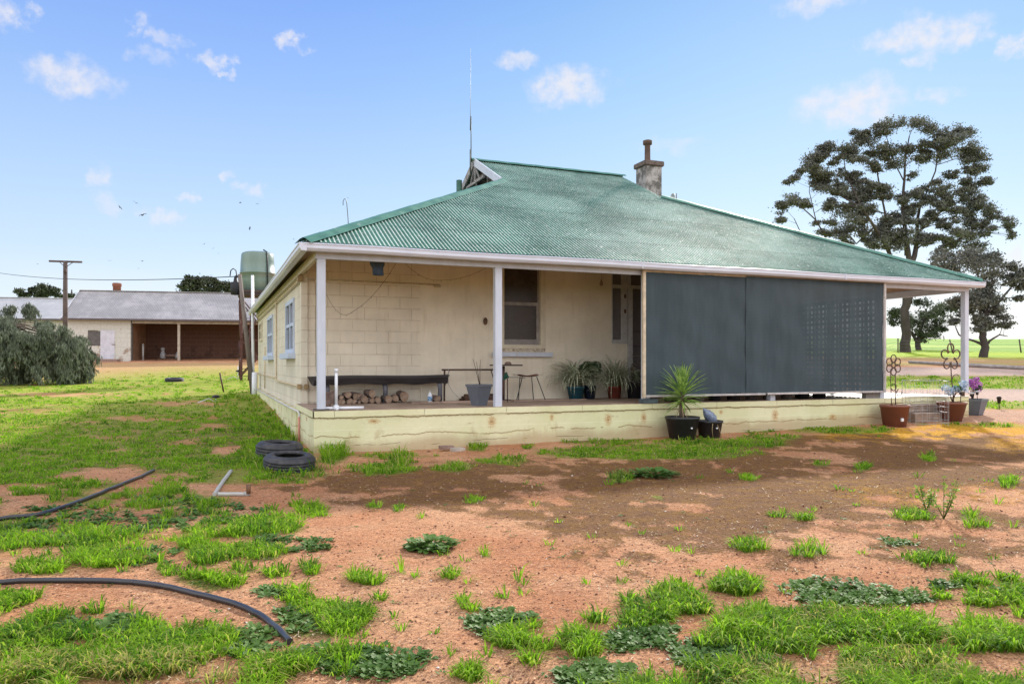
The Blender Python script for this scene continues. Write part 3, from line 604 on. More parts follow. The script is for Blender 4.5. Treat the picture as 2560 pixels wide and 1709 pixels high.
# gablet on the left: louvre, barge boards, collar tie
yb0, yb1 = xl + .02, 2 * YR - xl
gz = zg
TIM = mat('old_gable_timber', (.33, .32, .33), .8, .3, 8, (.16, .14, .13), 6, .5, .4)
mb = MB(); mb.quad((xl + .28, yb0, gz - .1), (xl + .28, yb1, gz - .1), (xl + .28, YR, zr - .08)); gab = mb.build('gable', mat('dim_gable_board', (.20, .19, .19), .85, .3, 5), house)
def bar(mb, a, b, w_, d_):
    a = Vector(a); b = Vector(b); d = (b - a).normalized(); s_ = d.cross(Vector((1, 0, 0))).normalized() * w_ / 2; x_ = Vector((d_ / 2, 0, 0)); i = len(mb.v)
    for p in (a, b):
        for q_ in (-s_ - x_, s_ - x_, s_ + x_, -s_ + x_): mb.v.append(tuple(p + q_))
    for f_ in ((0, 1, 5, 4), (1, 2, 6, 5), (2, 3, 7, 6), (3, 0, 4, 7), (0, 3, 2, 1), (4, 5, 6, 7)): mb.f.append(tuple(i + k for k in f_)); mb.sm.append(False)
for (ya, nm_) in ((yb0 - .02, 'barge_board'), (yb1 + .02, 'barge_board')):
    mb = MB(); bar(mb, (xl - .03, ya, gz - .03), (xl - .03, YR, zr - .04), .20, .04); mb.build(nm_, PAINT if ya < YR else TIM, gab)
mb = MB(); bar(mb, (xl + .0, YR - .75, zr - .62), (xl + .0, YR + .75, zr - .62), .07, .05); bar(mb, (xl, YR, zr - .05), (xl, YR, zr - .62), .06, .05); bar(mb, (xl, YR - .4, zr - .62), (xl, YR - .05, zr - .2), .04, .04); bar(mb, (xl, YR + .4, zr - .62), (xl, YR + .05, zr - .2), .04, .04); mb.build('gable_tie', TIM, gab)
lv = B(((xl + .2, YR - .5, gz + .02), (xl + .27, YR - .44, zr - .45)), ((xl + .2, YR + .44, gz + .02), (xl + .27, YR + .5, zr - .45)), ((xl + .2, YR - .5, zr - .45), (xl + .27, YR + .5, zr - .38))).build('louvre', TIM, gab)
mb = MB()
for k_ in range(7):
    z_ = gz + .05 + k_ * .075; mb.quad((xl + .18, YR - .44, z_), (xl + .18, YR + .44, z_), (xl + .26, YR + .44, z_ + .05), (xl + .26, YR - .44, z_ + .05)); mb.quad((xl + .18, YR - .44, z_ + .012), (xl + .26, YR - .44, z_ + .062), (xl + .26, YR + .44, z_ + .062), (xl + .18, YR + .44, z_ + .012))
mb.build('slat', TIM, lv)
# chimney
cc = at(1622, 600, 24.6); cx0, cy0 = cc[0], cc[1]
m, t = newmat('flaking_chimney_render'); co = t.co(); n_ = t.noise(3, 8, co, .7, .5); n2 = t.noise(14, 6, co, .7)
c = t.mix(t.mr(n_, .42, .62), (.14, .133, .13), (.43, .41, .41)); c = t.mix(t.mr(n2, .5, .7, 0, .6), c, (.13, .10, .09))
t.out(t.bsdf(c, .95, .1, 0, t.bump(t.m('ADD', n_, n2), .9, .03))); CH = m
ch = B(((cx0 - .30, cy0 - .31, 4.5), (cx0 + .30, cy0 + .31, 7.90)), bev=.015).build('chimney', CH, house)
B(((cx0 - .36, cy0 - .37, 7.90), (cx0 + .36, cy0 + .37, 8.06)), bev=.02).build('chimney_cap', mat('dark_chimney_cap', (.14, .11, .10), .9, .3, 10, (.24, .2, .18), 6, .55, .5), ch)
mb = MB(); mb.lathe([(.13, 8.06), (.13, 8.12), (.095, 8.16), (.09, 8.62), (.10, 8.64), (.145, 8.66), (.15, 8.78), (.10, 8.80)], (cx0 - .05, cy0, 0)); mb.build('chimney_pot', mat('sooty_pot', (.11, .075, .06), .9), ch)
B(((cx0 - .45, cy0 - .5, 5.6), (cx0 + .5, cy0 + .4, 6.17))).build('chimney_flashing', GREENP, ch)
mb = MB(); fp = onplane(1148, 490, 1, 8.2); mb.tube([(fp[0], 8.2, 4.5), (fp[0], 8.2, 1.5 + (909 - 451) / F * ((fp - CAM) @ fw))], .085, 14); mb.build('flue_pipe', mat('dark_green_pipe', (.045, .12, .09), .5), house)
# wall pipes and wiring
CPIPE = mat('cream_painted_pipe', (.58, .48, .33), .6, .2, 8, (.36, .27, .17), 10, .58)
mb = MB(); mb.tube([(.18, WY - .03, 3.165), (2.9, WY - .03, 3.165)], .016); mb.tube([(2.78, WY - .03, 3.13), (2.92, WY - .03, 3.14)], .028); mb.build('wall_conduit', CPIPE, house)
mb = MB(); mb.tube([(.055, 8.3, 3.2), (.055, 8.3, 1.05), (.055, 2.55, 1.05), (.2, 2.40, 1.05)], .022); mb.tube([(.05, RH, 1.15), (.05, 8.6, 1.12)], .02); mb.tube([(.05, 2.45, 3.16), (.05, RH, 3.10)], .018); mb.tube([(.04, 12.6, 2.05), (.04, 12.6, .7)], .02); mb.build('side_pipe', CPIPE, house)
for q in (((-.0, 2.42, 1.0), (.075, 2.62, 1.10)), ((.0, 2.40, 3.12), (.10, 2.6, 3.24)), ((.12, 2.36, 1.0), (.2, 2.46, 1.10))): B(q, bev=.01).build('pipe_joint', mat('brass_joint', (.35, .25, .13), .6), house)
mb = MB(); mb.tube([(-.07, RH, .60), (-.07, 2.9, .60), (-.05, 1.98, .60), (-.03, 1.9, .56), (-.035, 1.88, .3)], .017); mb.build('white_waste_pipe', mat('dull_white_pipe', (.62, .62, .62), .5), house)
mb = MB(); mb.tube([(-.037, 1.88, .5), (-.037, 1.88, -.05)], .022); mb.build('copper_pipe', mat('pinkish_copper', (.52, .24, .19), .45, .2), house)
# lattice screen across the end of the front veranda
mb = MB(); LM = mat('lattice_timber', (.06, .07, .07), .8)
for k_ in range(19): y_ = .16 + k_ * .128; mb.box((12.68, y_, D + .08), (12.692, y_ + .062 + .02 * (k_ % 3), 3.0))
for k_ in range(18): z_ = D + .08 + k_ * .128; mb.box((12.694, .14, z_), (12.706, 2.5, z_ + .05 + .018 * ((k_ * 7) % 3)))
mb.build('lattice_screen', LM, house)
# fittings
mb = MB(); mb.lathe([(.0, 0), (.05, .002), (.062, .02), (.05, .05), (.0, .055)], (0, 0, 0), 14); f_ = MB(); 
f_.v = [(3.93 + v[0] * 0.8, WY - .01 - v[2], 2.42 + v[1] * 1.3) for v in mb.v]; f_.f = mb.f; f_.sm = mb.sm; f_.build('wall_fitting', BOLT, house)
mb = MB(); mb.tube([(6.73, WY - .10, 3.95), (6.73, WY - .10, 3.42)], .004, 5); mb.lathe([(.0, -.12), (.03, -.11), (.04, -.06), (.02, 0), (.015, .03), (0, .04)], (6.73, WY - .1, 3.40), 10); mb.build('hanging_bulb', mat('bulb_holder', (.30, .22, .15), .5), house)

# shade cloth screen hung between posts
m, t = newmat('blue_grey_shade_cloth'); co = t.co(); x, y, z = t.xyz(co)
wv = t.m('MULTIPLY', t.m('ADD', t.m('SINE', t.m('MULTIPLY', x, 2 * math.pi / .022)), t.m('SINE', t.m('MULTIPLY', z, 2 * math.pi / .03))), .5)
n_ = t.noise(2, 5, t.scale(co, (1.5, 1, .4)), .6); n2 = t.noise(22, 3, t.scale(co, (3, 1, .05)), .6)
c = t.mix(t.mr(n_, .3, .7), (.054, .074, .088), (.070, .094, .110)); c = t.mix(t.mr(n2, .4, .65, 0, .18), c, (.075, .11, .13)); c = t.mix(t.mr(wv, -.2, .9, 0, .25), c, (.03, .05, .06))
bs_ = t.bsdf(c, .85, .15, 0, t.bump(t.m('ADD', wv, n_), .3, .003)); tr_ = t.n('ShaderNodeBsdfTransparent').outputs[0]
ms_ = t.n('ShaderNodeMixShader', {0: t.mr(n_, .35, .65, .925, .965)}); t.l.new(tr_, ms_.inputs[1]); t.l.new(bs_, ms_.inputs[2]); t.out(ms_.outputs[0]); CLOTH = m
scr = thing('shade_screen', (6.3, -.06, D), 'wide blue grey shade cloth screen closing the right half of the veranda', 'shade screen')
def sheet(xa, xb, ybase, zt, zb, nx=60, nz=40, ph=0):
    mb = MB(); ii = []
    for k in range(nz + 1):
        for j in range(nx + 1):
            u = j / nx; v = k / nz; x_ = xa + (xb - xa) * u; z_ = zb + (zt - zb) * v + .012 * math.sin(u * 9 + ph) * (1 - v) 
            y_ = ybase + .020 * math.sin(u * 7 + ph) * math.sin(v * 3.1) + .007 * math.sin(u * 31 + v * 5) * math.sin(v * 3.14) + .006 * math.sin(v * 22 + u * 13 + ph)
            mb.v.append((x_, y_, z_))
    for k in range(nz):
        for j in range(nx): a = k * (nx + 1) + j; mb.f.append((a, a + 1, a + nx + 2, a + nx + 1)); mb.sm.append(True)
    return mb
sheet(6.33, 8.80, -.075, 3.315, .885).build('cloth', CLOTH, scr); sheet(8.77, 12.62, -.095, 3.325, .885, 90, 40, 2).build('cloth', CLOTH, scr)
FT = mat('pale_frame_timber', (.60, .50, .38), .7, .2, 8, (.35, .24, .15), 6, .58)
FTG = mat('grey_frame_timber', (.50, .47, .47), .7, .2, 8, (.3, .24, .2), 6, .6)
B(((6.27, -.11, .83), (6.335, -.05, 3.34)), bev=.004).build('frame_upright', FT, scr); B(((12.60, -.13, .845), (12.66, -.05, 3.335)), bev=.004).build('frame_upright', FTG, scr)
B(((6.335, -.085, 3.305), (12.60, -.045, 3.345)), bev=.004).build('frame_rail', FT, scr); B(((6.335, -.12, .845), (9.25, -.06, .885)), bev=.004).build('frame_rail', FTG, scr); B(((9.3, -.13, .85), (12.60, -.07, .89)), bev=.004).build('frame_rail', FTG, scr)
B(((6.3, -.05, D), (6.65, .1, D + .09)), bev=.006).build('support_block', mat('blue_grey_block', (.09, .12, .14), .7), scr); B(((12.2, .02, D), (12.62, .14, D + .12)), bev=.006).build('support_block', mat('weathered_block', (.25, .23, .22), .8), scr)
# ------------------------------------------------------------------ on the roof
M_ = mat('galvanised_rod', (.13, .15, .15), .5, .15, 8, metal=.3)
pk = (xl - .12, YR, zr + .02)
an_ = thing('antenna_mast', pk, 'tall thin whip antenna on the left peak of the green roof', 'antenna')
mb = MB(); mb.tube([pk, (pk[0], pk[1], zr + 1.25)], .015, 8); mb.tube([(pk[0] - .02, pk[1], zr - .4), (pk[0] - .02, pk[1], zr + .3)], .022, 8); mb.build('mast', M_, an_)
mb = MB(); mb.tube([(pk[0] - .02, pk[1], zr + .85), (pk[0] - .02, pk[1], zr + 1.35), (pk[0] - .01, pk[1], zr + 3.2)], [.016, .006, .003], 6); mb.build('whip', M_, an_)
hp = onplane(873, 575, 1, 6.0); hz = lambda y: 1.5 + (909 - y) / F * ((hp - CAM) @ fw)
tp = [(hp[0], 6.0, hz(600)), (hp[0] - .03, 6.0, hz(545)), (hp[0] - .06, 6.0, hz(508)), (hp[0] - .08, 6.0, hz(499)), (hp[0] - .12, 6.0, hz(498)), (hp[0] - .15, 6.0, hz(504)), (hp[0] - .15, 6.0, hz(514))]
o = MB().tube(tp, .010, 6).build('hooked_rod', M_); tag(o, 'thin hooked metal rod standing behind the left hip of the green roof', 'rod')
dc = at(1688, 494, 24.0)
ds = thing('roof_aerial', tuple(dc), 'small pale aerial fixed beside the chimney behind the right hip', 'aerial')
mb = MB(); mb.tube([dc + np.array([0.05, 0, -.6]), dc + np.array([.05, 0, .14])], .016, 6); mb.build('pole', M_, ds)
mb = MB(); mb.lathe([(0, 0), (.07, .01), (.12, .05), (.13, .08), (.115, .08), (.06, .03), (0, .02)], (0, 0, 0), 14); mb.v = [(dc[0] - .02 - v[2], dc[1] + v[0], dc[2] + v[1]) for v in mb.v]; mb.build('reflector', mat('pale_aerial', (.6, .63, .66), .5), ds)

# ------------------------------------------------------------------ things on the veranda
WOODK = mat('black_weathered_bench_timber', (.035, .030, .032), .6, .4, 5, (.10, .08, .07), 5, .6, .5, 20, .01, stretch=(.25, 1, 1))
POSTK = mat('grey_bench_post', (.13, .13, .15), .6, .3, 8, (.25, .24, .24), 5, .55, .5)
bn = thing('bench', (1.55, 2.2, D), 'long black weathered timber slab bench against the block wall', 'bench')
mb = MB(); n_ = 40
for k in range(n_ + 1):
    u = k / n_; x_ = .14 + 2.82 * u; dz = .012 * math.sin(u * 6) + .03 * u; w0_ = 1.93 + .015 * math.sin(u * 9) + .12 * u
    for (y_, z_) in ((w0_, 1.245 + dz), (w0_ - .005, 1.20 + dz), (w0_ + .05, 1.075 + dz + .01 * math.sin(u * 23)), (2.36, 1.10 + dz), (2.38, 1.25 + dz)): mb.v.append((x_ + (.03 if z_ > 1.2 + dz else .1 * (1 - u)), y_, z_))
for k in range(n_):
    for j in range(5): a = k * 5 + j; b_ = k * 5 + (j + 1) % 5; mb.f.append((a, a + 5, b_ + 5, b_)); mb.sm.append(False)
mb.f += [tuple(range(5)), tuple(n_ * 5 + j for j in (4, 3, 2, 1, 0))]; mb.sm += [False] * 2
mb.build('slab', WOODK, bn)
for x_ in (.52, 1.66, 2.80): MB().tube([(x_, 2.15, D), (x_ + .01, 2.14, .95), (x_ - .01, 2.12, 1.10)], [.055, .045, .052], 12).build('leg', POSTK, bn)
# split logs under the bench
m, t = newmat('firewood'); co = t.co(); n_ = t.noise(9, 6, co, .65); n2 = t.noise(3, 3, co)
c = t.mix(t.mr(n_, .35, .65), (.12, .08, .07), (.24, .18, .155)); c = t.mix(t.mr(n2, .5, .7, 0, .5), c, (.10, .07, .06)); t.out(t.bsdf(c, .9, .1, 0, t.bump(n_, .6, .01))); LOGB = m
m, t = newmat('firewood_end'); co = t.co(); n_ = t.noise(14, 6, co, .65)
c = t.mix(t.mr(n_, .35, .65), (.22, .145, .10), (.34, .25, .19)); t.out(t.bsdf(c, .9, .1, 0, t.bump(n_, .5, .008))); LOGE = m
z2 = lambda x, y: (580 + .3189 * x, 560 + .3189 * y)
logs = [(750, 1400, 24, 0, 0), (858, 1357, 17, 1, 0), (910, 1338, 26, 1, 0), (845, 1384, 19, 0, 0), (872, 1392, 16, 0, 0), (922, 1387, 22, 0, 0), (968, 1352, 26, 2, 0), (958, 1390, 18, 0, 0), (995, 1394, 12, 0, 0), (1037, 1370, 32, 0, 0), (1098, 1330, 31, 1, 1),
        (1096, 1380, 22, 0, 0), (1142, 1380, 25, 0, 0), (1226, 1365, 30, 0, 0), (1280, 1365, 28, 2, 0), (1350, 1352, 38, 2, 0), (1000, 1350, 24, 2, 0), (1608, 1352, 26, 0, 0), (790, 1350, 20, 3, 0)]
names = ['short log standing on end beside the corner post', 'small round log second from the left in the log row', 'round log resting high on the left of the pile', 'small pale log low at the left of the pile', 'thin log tucked low between two small logs', 'pale ended round log low under the high left log',
         'rough dark log leaning in the middle of the left pile', 'small dark log low at the middle of the left pile', 'thinnest log lying at the foot of the left pile', 'thick split log in the middle of the left pile', 'tilted pale round log topmost on the right of the left pile',
         'small round log low left of the middle bench leg', 'round log touching the middle bench leg from the left', 'round log just right of the middle bench leg', 'rough log leaning between two right hand logs', 'thickest dark log at the right end of the row', 'dark knotty log behind the thick split log', 'lone dark knotty log beside the white bottle', 'tall grey log standing behind the white pipe stand']
for k_, (lx, ly, lr, mode, _) in enumerate(logs):
    px_, py_ = z2(lx, ly); yy = 2.02 if mode != 2 else 2.1
    if k_ == 0: yy = 1.3
    p = onplane(px_, py_, 1, yy); r_ = lr * .3189 / F * ((p - CAM) @ fw)
    if mode != 1: p[2] = max(p[2], D + r_)
    if mode == 0 and k_ not in (0,): p[2] = D + r_
    lg = thing('log', tuple(p), names[k_], 'log', 'firewood logs on the veranda')
    L_ = .30; sg = 14; mb = MB(); ph = random.random() * 6; pts = []
    d = Vector((random.uniform(-.45, .3), 1, random.uniform(-.05, .08))).normalized()
    if k_ in (0, 18): d = Vector((.05, .05, 1)); L_ = .26; p[2] = D if k_ == 0 else D
    a = Vector(p) - d * (0.02 if k_ not in (0, 18) else 0)
    u_ = d.orthogonal().normalized(); v_ = d.cross(u_)
    irr = [1 + .09 * math.sin(2 * 2 * math.pi * j / sg + ph) + .07 * math.sin(3 * 2 * math.pi * j / sg + ph * 2) - (.14 if (mode == 1 and j < 4) else 0) for j in range(sg)]
    for q_ in range(6):
        c_ = a + d * (L_ * q_ / 5)
        for j in range(sg): th = 2 * math.pi * j / sg; mb.v.append(tuple(c_ + (u_ * math.cos(th) + v_ * math.sin(th)) * r_ * irr[j] * (1 + .04 * math.sin(q_ * 2.3 + ph))))
    for q_ in range(5):
        for j in range(sg): x0 = q_ * sg + j; x1 = q_ * sg + (j + 1) % sg; mb.f.append((x0, x1, x1 + sg, x0 + sg)); mb.sm.append(True)
    mb.build('bark', LOGB, lg)
    me = MB(); me.v = [tuple(Vector(v) - d * .0012) for v in mb.v[:sg]]; me.f = [tuple(range(sg))]; me.sm = [False]; me.build('sawn_end', LOGE, lg)
# white pipe stand at the corner
WPL = mat('white_plastic', (.72, .74, .80), .35, .06, 4, (.5, .5, .5), 6, .66)
ps = thing('pipe_stand', (.36, .08, D), 'white plastic pipe stand with upright and crossed feet beside the corner post', 'pipe stand')
MB().tube([(.38, .08, D + .07), (.38, .08, D + .69)], .026, 12).build('upright', WPL, ps); MB().tube([(.38, .08, D + .64), (.38, .08, D + .70)], .034, 12).build('cap', WPL, ps)
MB().tube([(.08, .10, D + .035), (.37, .08, D + .035)], .026, 12).build('foot', WPL, ps); MB().tube([(.39, .08, D + .035), (.84, .08, D + .035)], .026, 12).build('foot', WPL, ps); MB().tube([(.38, -.02, D + .03), (.38, .3, D + .03)], .024, 12).build('foot', WPL, ps)
B(((.335, .035, D + .006), (.425, .125, D + .09)), bev=.015).build('joint', WPL, ps)
# bottle
bp = tuple(onplane(1075, 990, 1, 1.85)[:2]) + (D,)
bt = thing('bottle', bp, 'small white plastic bottle with blue label under the right end of the bench', 'bottle')
MB().lathe([(.04, 0), (.045, .01), (.045, .15), (.036, .18), (.018, .20), (.018, .215)], bp, 14).build('body', WPL, bt); MB().lathe([(.02, .216), (.02, .235), (.018, .238)], bp, 10).build('cap', mat('pale_cap', (.6, .62, .66)), bt)
MB().lathe([(.0462, .04), (.0462, .13)], bp, 14).build('label', mat('blue_label', (.12, .28, .50), .5, .3, 40, (.6, .65, .7), 30, .5), bt)
# pipe rail frame
RUST = mat('rusty_metal', (.12, .07, .045)); BRP = mat('dark_rusty_pipe', (.085, .05, .04), .6, .4, 10, (.20, .10, .06), 8, .55, .3)
fr = thing('pipe_trestle', (3.5, 2.3, D), 'rusty pipe trestle frame with dangling cord right of the bench', 'frame')
MB().tube([(2.86, 2.2, 1.375), (4.15, 2.2, 1.375)], .018, 8).build('rail', BRP, fr)
for x_ in (2.92, 4.06): MB().tube([(x_, 2.2, 1.36), (x_, 2.22, D)], .02, 8).build('leg', BRP, fr)
MB().tube([(3.02, 2.2, 1.36), (2.93, 2.2, 1.05)], .01, 6).build('brace', BRP, fr); MB().tube([(3.95, 2.2, 1.36), (4.05, 2.2, 1.05)], .01, 6).build('brace', BRP, fr)
MB().tube([(3.0, 2.16, 1.39), (2.98, 2.15, 1.2), (3.0, 2.15, 1.05), (3.08, 2.14, .92), (3.2, 2.14, .80)], .006, 5).build('cord', mat('pale_cord', (.45, .42, .40), .6), fr)
# boards and odds on the floor
BRD = mat('floor_board_timber', (.42, .30, .24), .8, .3, 6, (.25, .17, .13), 6, .55, .3, stretch=(.2, 1, 1))
for k_, (a, b, lb) in enumerate((((2.1, 1.70, D + .001), (4.2, 1.80, D + .022), 'long thin pale board lying in front of the bottle'), ((2.7, 1.60, D + .001), (3.95, 1.68, D + .035), 'shorter pale board lying nearest the veranda edge'), ((4.3, 1.75, D + .001), (6.0, 1.83, D + .02), 'pale board lying below the red stool'))):
    tag(B((a, b), bev=.003).build('board', BRD), lb, 'board', 'boards lying on the veranda floor')
DK = mat('dark_split_timber', (.13, .075, .05), .85, .4, 8, (.05, .035, .03), 6, .5, .5, stretch=(.2, 1, 1))
tb = thing('timber_stack', (3.65, 2.3, D), 'low stack of dark split timber lengths behind the grey planter', 'timber stack')
for k_ in range(7): 
    x0 = 3.32 + random.uniform(-.05, .05); y_ = 2.1 + (k_ % 3) * .11; z_ = D + .005 + (k_ // 3) * .05
    B(((x0, y_, z_), (x0 + .75 + random.uniform(-.06, .06), y_ + .10, z_ + .045)), bev=.008).build('length', DK, tb)
# pots
SOIL = mat('potting_soil', (.07, .045, .03), 1.0, .4, 20, bump=.8)
def pot(par, c, r0, r1, h, mt, rim=.03, square=False, lip=.012, name='pot'):
    seg = 4 if square else 28; rot = math.pi / 4 + .35 if square else 0; k = 1.30 if square else 1
    prof = [(r0 * k, 0), (r1 * k - .004, h - rim), (r1 * k + lip, h - rim + .002), (r1 * k + lip, h), (r1 * k - .008, h), (r1 * k - .014, h - .05)]
    p = MB().lathe(prof, c, seg, not square, rot=rot).build(name, mt, par); p.data.materials[0] = mt
    s_ = MB().lathe([(0.001, h - .055), (r1 * k - .014, h - .045)], c, seg, False, rot=rot); s_.build('soil', SOIL, par); return p
def leafmat(name, col, col2=None, rough=.45, tl=.35, sc=8):
    if name in MATS: return MATS[name]
    m, t = newmat(name); co = t.co(); n_ = t.noise(sc, 4, co, .6)
    c = t.mix(t.mr(n_, .35, .65), tuple(v * .65 for v in col), col2 or tuple(min(1, v * 1.3) for v in col))
    b_ = t.bsdf(c, rough, .35); tr = t.n('ShaderNodeBsdfTranslucent', {'Color': c}).outputs[0]
    x_ = t.n('ShaderNodeMixShader', {0: tl}); t.l.new(b_, x_.inputs[1]); t.l.new(tr, x_.inputs[2]); t.out(x_.outputs[0]); MATS[name] = m; return m
def sword(mb, base, az_, el_, L, w_, droop, n=6, fold=.25):
    """a long pointed leaf with a fold along its middle"""
    p = Vector(base); rowv = []
    for k in range(n + 1):
        u = k / n; e = el_ - droop * u * u; d = Vector((math.cos(az_) * math.cos(e), math.sin(az_) * math.cos(e), math.sin(e)))
        s_ = Vector((-math.sin(az_), math.cos(az_), 0)); nn = s_.cross(d)
        ww = w_ * (.55 + 1.2 * u) * (1 - u) ** .8 if u < .99 else .0005
        rowv.append((p - s_ * ww + nn * ww * fold * 2, p, p + s_ * ww + nn * ww * fold * 2)); p = p + d * (L / n)
    i = len(mb.v)
    for r_ in rowv: mb.v += [tuple(q) for q in r_]
    for k in range(n):
        a = i + k * 3; mb.f += [(a, a + 1, a + 4, a + 3), (a + 1, a + 2, a + 5, a + 4)]; mb.sm += [True, True]
BLK = mat('black_pot_plastic', (.028, .028, .034), .42, .2, 10, (.10, .08, .07), 7, .60, .1, spec=.4)
pz = gp(1703, 1096); pz = (6.96, -.42, float(H(6.96, -.42)) - .005)
yc = thing('yucca_plant', pz, 'spiky green yucca in a large black plastic pot below the shade screen', 'potted plant')
pot(yc, pz, .245, .325, .44, BLK, .05)
tk = Vector((pz[0], pz[1], pz[2] + .39)); MB().tube([tk, tk + Vector((-.015, 0, .22)), tk + Vector((.0, 0, .42)), tk + Vector((0, 0, .60))], [.06, .048, .05, .04], 10).build('trunk', BARK, yc)
YL = leafmat('yucca_leaf', (.20, .40, .08), (.45, .62, .16), .4, .45); mb = MB()
for k in range(86):
    u = k / 86; el_ = R(84 - 105 * u ** .9) + random.uniform(-.12, .12); L = .42 + .16 * math.sin(min(1, u * 1.2) * 3.0) + random.uniform(-.05, .05)
    sword(mb, tk + Vector((0, 0, .60 - .27 * u)), k * 2.39996 + random.uniform(-.2, .2), el_, L * (1.15 if u < .3 else 1.05), .030, .35 + .3 * u)
mb.build('leaves', YL, yc)
mb = MB()
for k in range(9): sword(mb, tk + Vector((0, 0, .30)), k * 2.4, R(-55), .38, .012, .5)
mb.build('dead_leaves', mat('dry_leaf', (.36, .27, .15), .8), yc)
B(((pz[0] - .02, pz[1] - .318, pz[2] + .22), (pz[0] + .02, pz[1] - .302, pz[2] + .25)), bev=.004).build('sticker', WPL, yc)
p2 = (7.60, -.42, float(H(7.6, -.42)) - .005)
sp = thing('small_pot', p2, 'smaller black plastic pot with dry weed beside the yucca pot', 'pot')
pot(sp, p2, .20, .255, .34, BLK, .04)
MB().tube([(p2[0] - .1, p2[1] - .24, p2[2] + .3), (p2[0] - .13, p2[1] - .26, p2[2] + .18), (p2[0] - .1, p2[1] - .25, p2[2] + .02)], .006, 5).build('dry_stem', mat('dry_leaf', (.36, .27, .15), .8), sp)
MB().tube([(p2[0] + .0, p2[1] - .25, p2[2] + .28), (p2[0] + .08, p2[1] - .25, p2[2] + .1), (p2[0] + .12, p2[1] - .22, p2[2] + .01)], .005, 5).build('dry_stem', mat('dry_leaf', (.36, .27, .15), .8), sp)
B(((p2[0] - .02, p2[1] - .247, p2[2] + .19), (p2[0] + .02, p2[1] - .232, p2[2] + .215)), bev=.004).build('sticker', WPL, sp)
# blue grey ornament leaning in the small pot
od = thing('bird_ornament', (p2[0] - .05, p2[1], p2[2] + .33), 'rounded blue grey bird ornament leaning head down in the smaller black pot', 'ornament')
BG = mat('blue_grey_glaze', (.16, .20, .30), .3, .3, 12, (.30, .34, .42), 10, .55, .2, spec=.5)
MB().tube([(p2[0] + .13, p2[1] - .02, p2[2] + .30), (p2[0] + .06, p2[1] - .02, p2[2] + .36), (p2[0] - .02, p2[1] - .02, p2[2] + .43), (p2[0] - .09, p2[1] - .02, p2[2] + .50), (p2[0] - .13, p2[1] - .02, p2[2] + .55), (p2[0] - .17, p2[1] - .02, p2[2] + .585)], [.05, .10, .105, .075, .035, .004], 16).build('body', BG, od)
MB().tube([(p2[0] + .0, p2[1] - .03, p2[2] + .50), (p2[0] - .015, p2[1] - .03, p2[2] + .56)], [.018, .005], 8).build('fin', BG, od)
# grey square planter by the second post
GP = mat('slate_grey_planter', (.12, .135, .165), .45, .1, 4, (.2, .2, .22), 8, .62)
g0 = (3.08, .50, D); gp_ = thing('grey_planter', g0, 'tall square slate grey planter with bare twigs behind the second post', 'planter')
pot(gp_, g0, .11, .19, .40, GP, .04, True)
for dx_, dz_ in ((-.12, .42), (-.05, .36), (.03, .40)): MB().tube([(g0[0] + .02, g0[1], g0[2] + .35), (g0[0] + dx_ * .6, g0[1], g0[2] + .46 + dz_ * .6), (g0[0] + dx_, g0[1], g0[2] + .46 + dz_)], [.006, .005, .003], 5).build('twig', BRP, gp_)
# table and stool
tbx = thing('small_table', (4.16, 1.85, D), 'small dark topped table half hidden behind the second post', 'table')
B(((3.88, 1.62, 1.455), (4.44, 2.1, 1.485)), bev=.006).build('tabletop', mat('dark_table_timber', (.05, .035, .03), .5), tbx)
MB().tube([(4.10, 1.86, D), (4.10, 1.86, 1.45)], .03, 10).build('pedestal', BRP, tbx)
for s_ in (-1, 1): MB().tube([(4.10, 1.86, D + .03), (4.10 + s_ * .2, 1.86 + s_ * .1, D + .015)], .014, 6).build('foot', BRP, tbx)
tag(MB().lathe([(.0, 0), (.05, .0), (.055, .02), (.03, .055), (0, .06)], (4.2, 1.85, 1.4865), 12, sx=1.5).build('clay_lump', mat('brown_clay', (.20, .13, .10))), 'small brown clay lump on the dark table', 'ornament')
stl = thing('stool', (4.72, 1.9, D), 'stool with red saddle seat and thin splayed black legs under the window', 'stool')
mb = MB(); nx, ny = 14, 6
for L_ in (0, 1):
    for i in range(nx + 1):
        for j in range(ny + 1):
            u = i / nx * 2 - 1; v = j / ny * 2 - 1; w_ = .17 * (1 - .12 * u * u); mb.v.append((4.69 + u * .285, 1.95 + v * w_, 1.235 + .045 * abs(u) ** 1.6 * (1 if u < 0 else 1) + .01 * v * v - .018 * L_ - .01 * (abs(u) > .95)))
for L_ in (0, 1):
    o_ = L_ * (nx + 1) * (ny + 1)
    for i in range(nx):
        for j in range(ny): a = o_ + i * (ny + 1) + j; q = (a, a + ny + 1, a + ny + 2, a + 1); mb.f.append(q if L_ == 0 else q[::-1]); mb.sm.append(True)
mb.build('seat', mat('faded_red_seat', (.30, .10, .075), .5, .2, 6), stl)
for (tx, ty, bx, by) in ((4.53, 1.86, 4.36, 1.78), (4.55, 2.04, 4.56, 2.15), (4.82, 2.04, 4.90, 2.12), (4.86, 1.86, 5.03, 1.78)): MB().tube([(tx, ty, 1.225), (bx, by, D)], .009, 6).build('leg', mat('thin_black_steel', (.03, .03, .03), .4), stl)
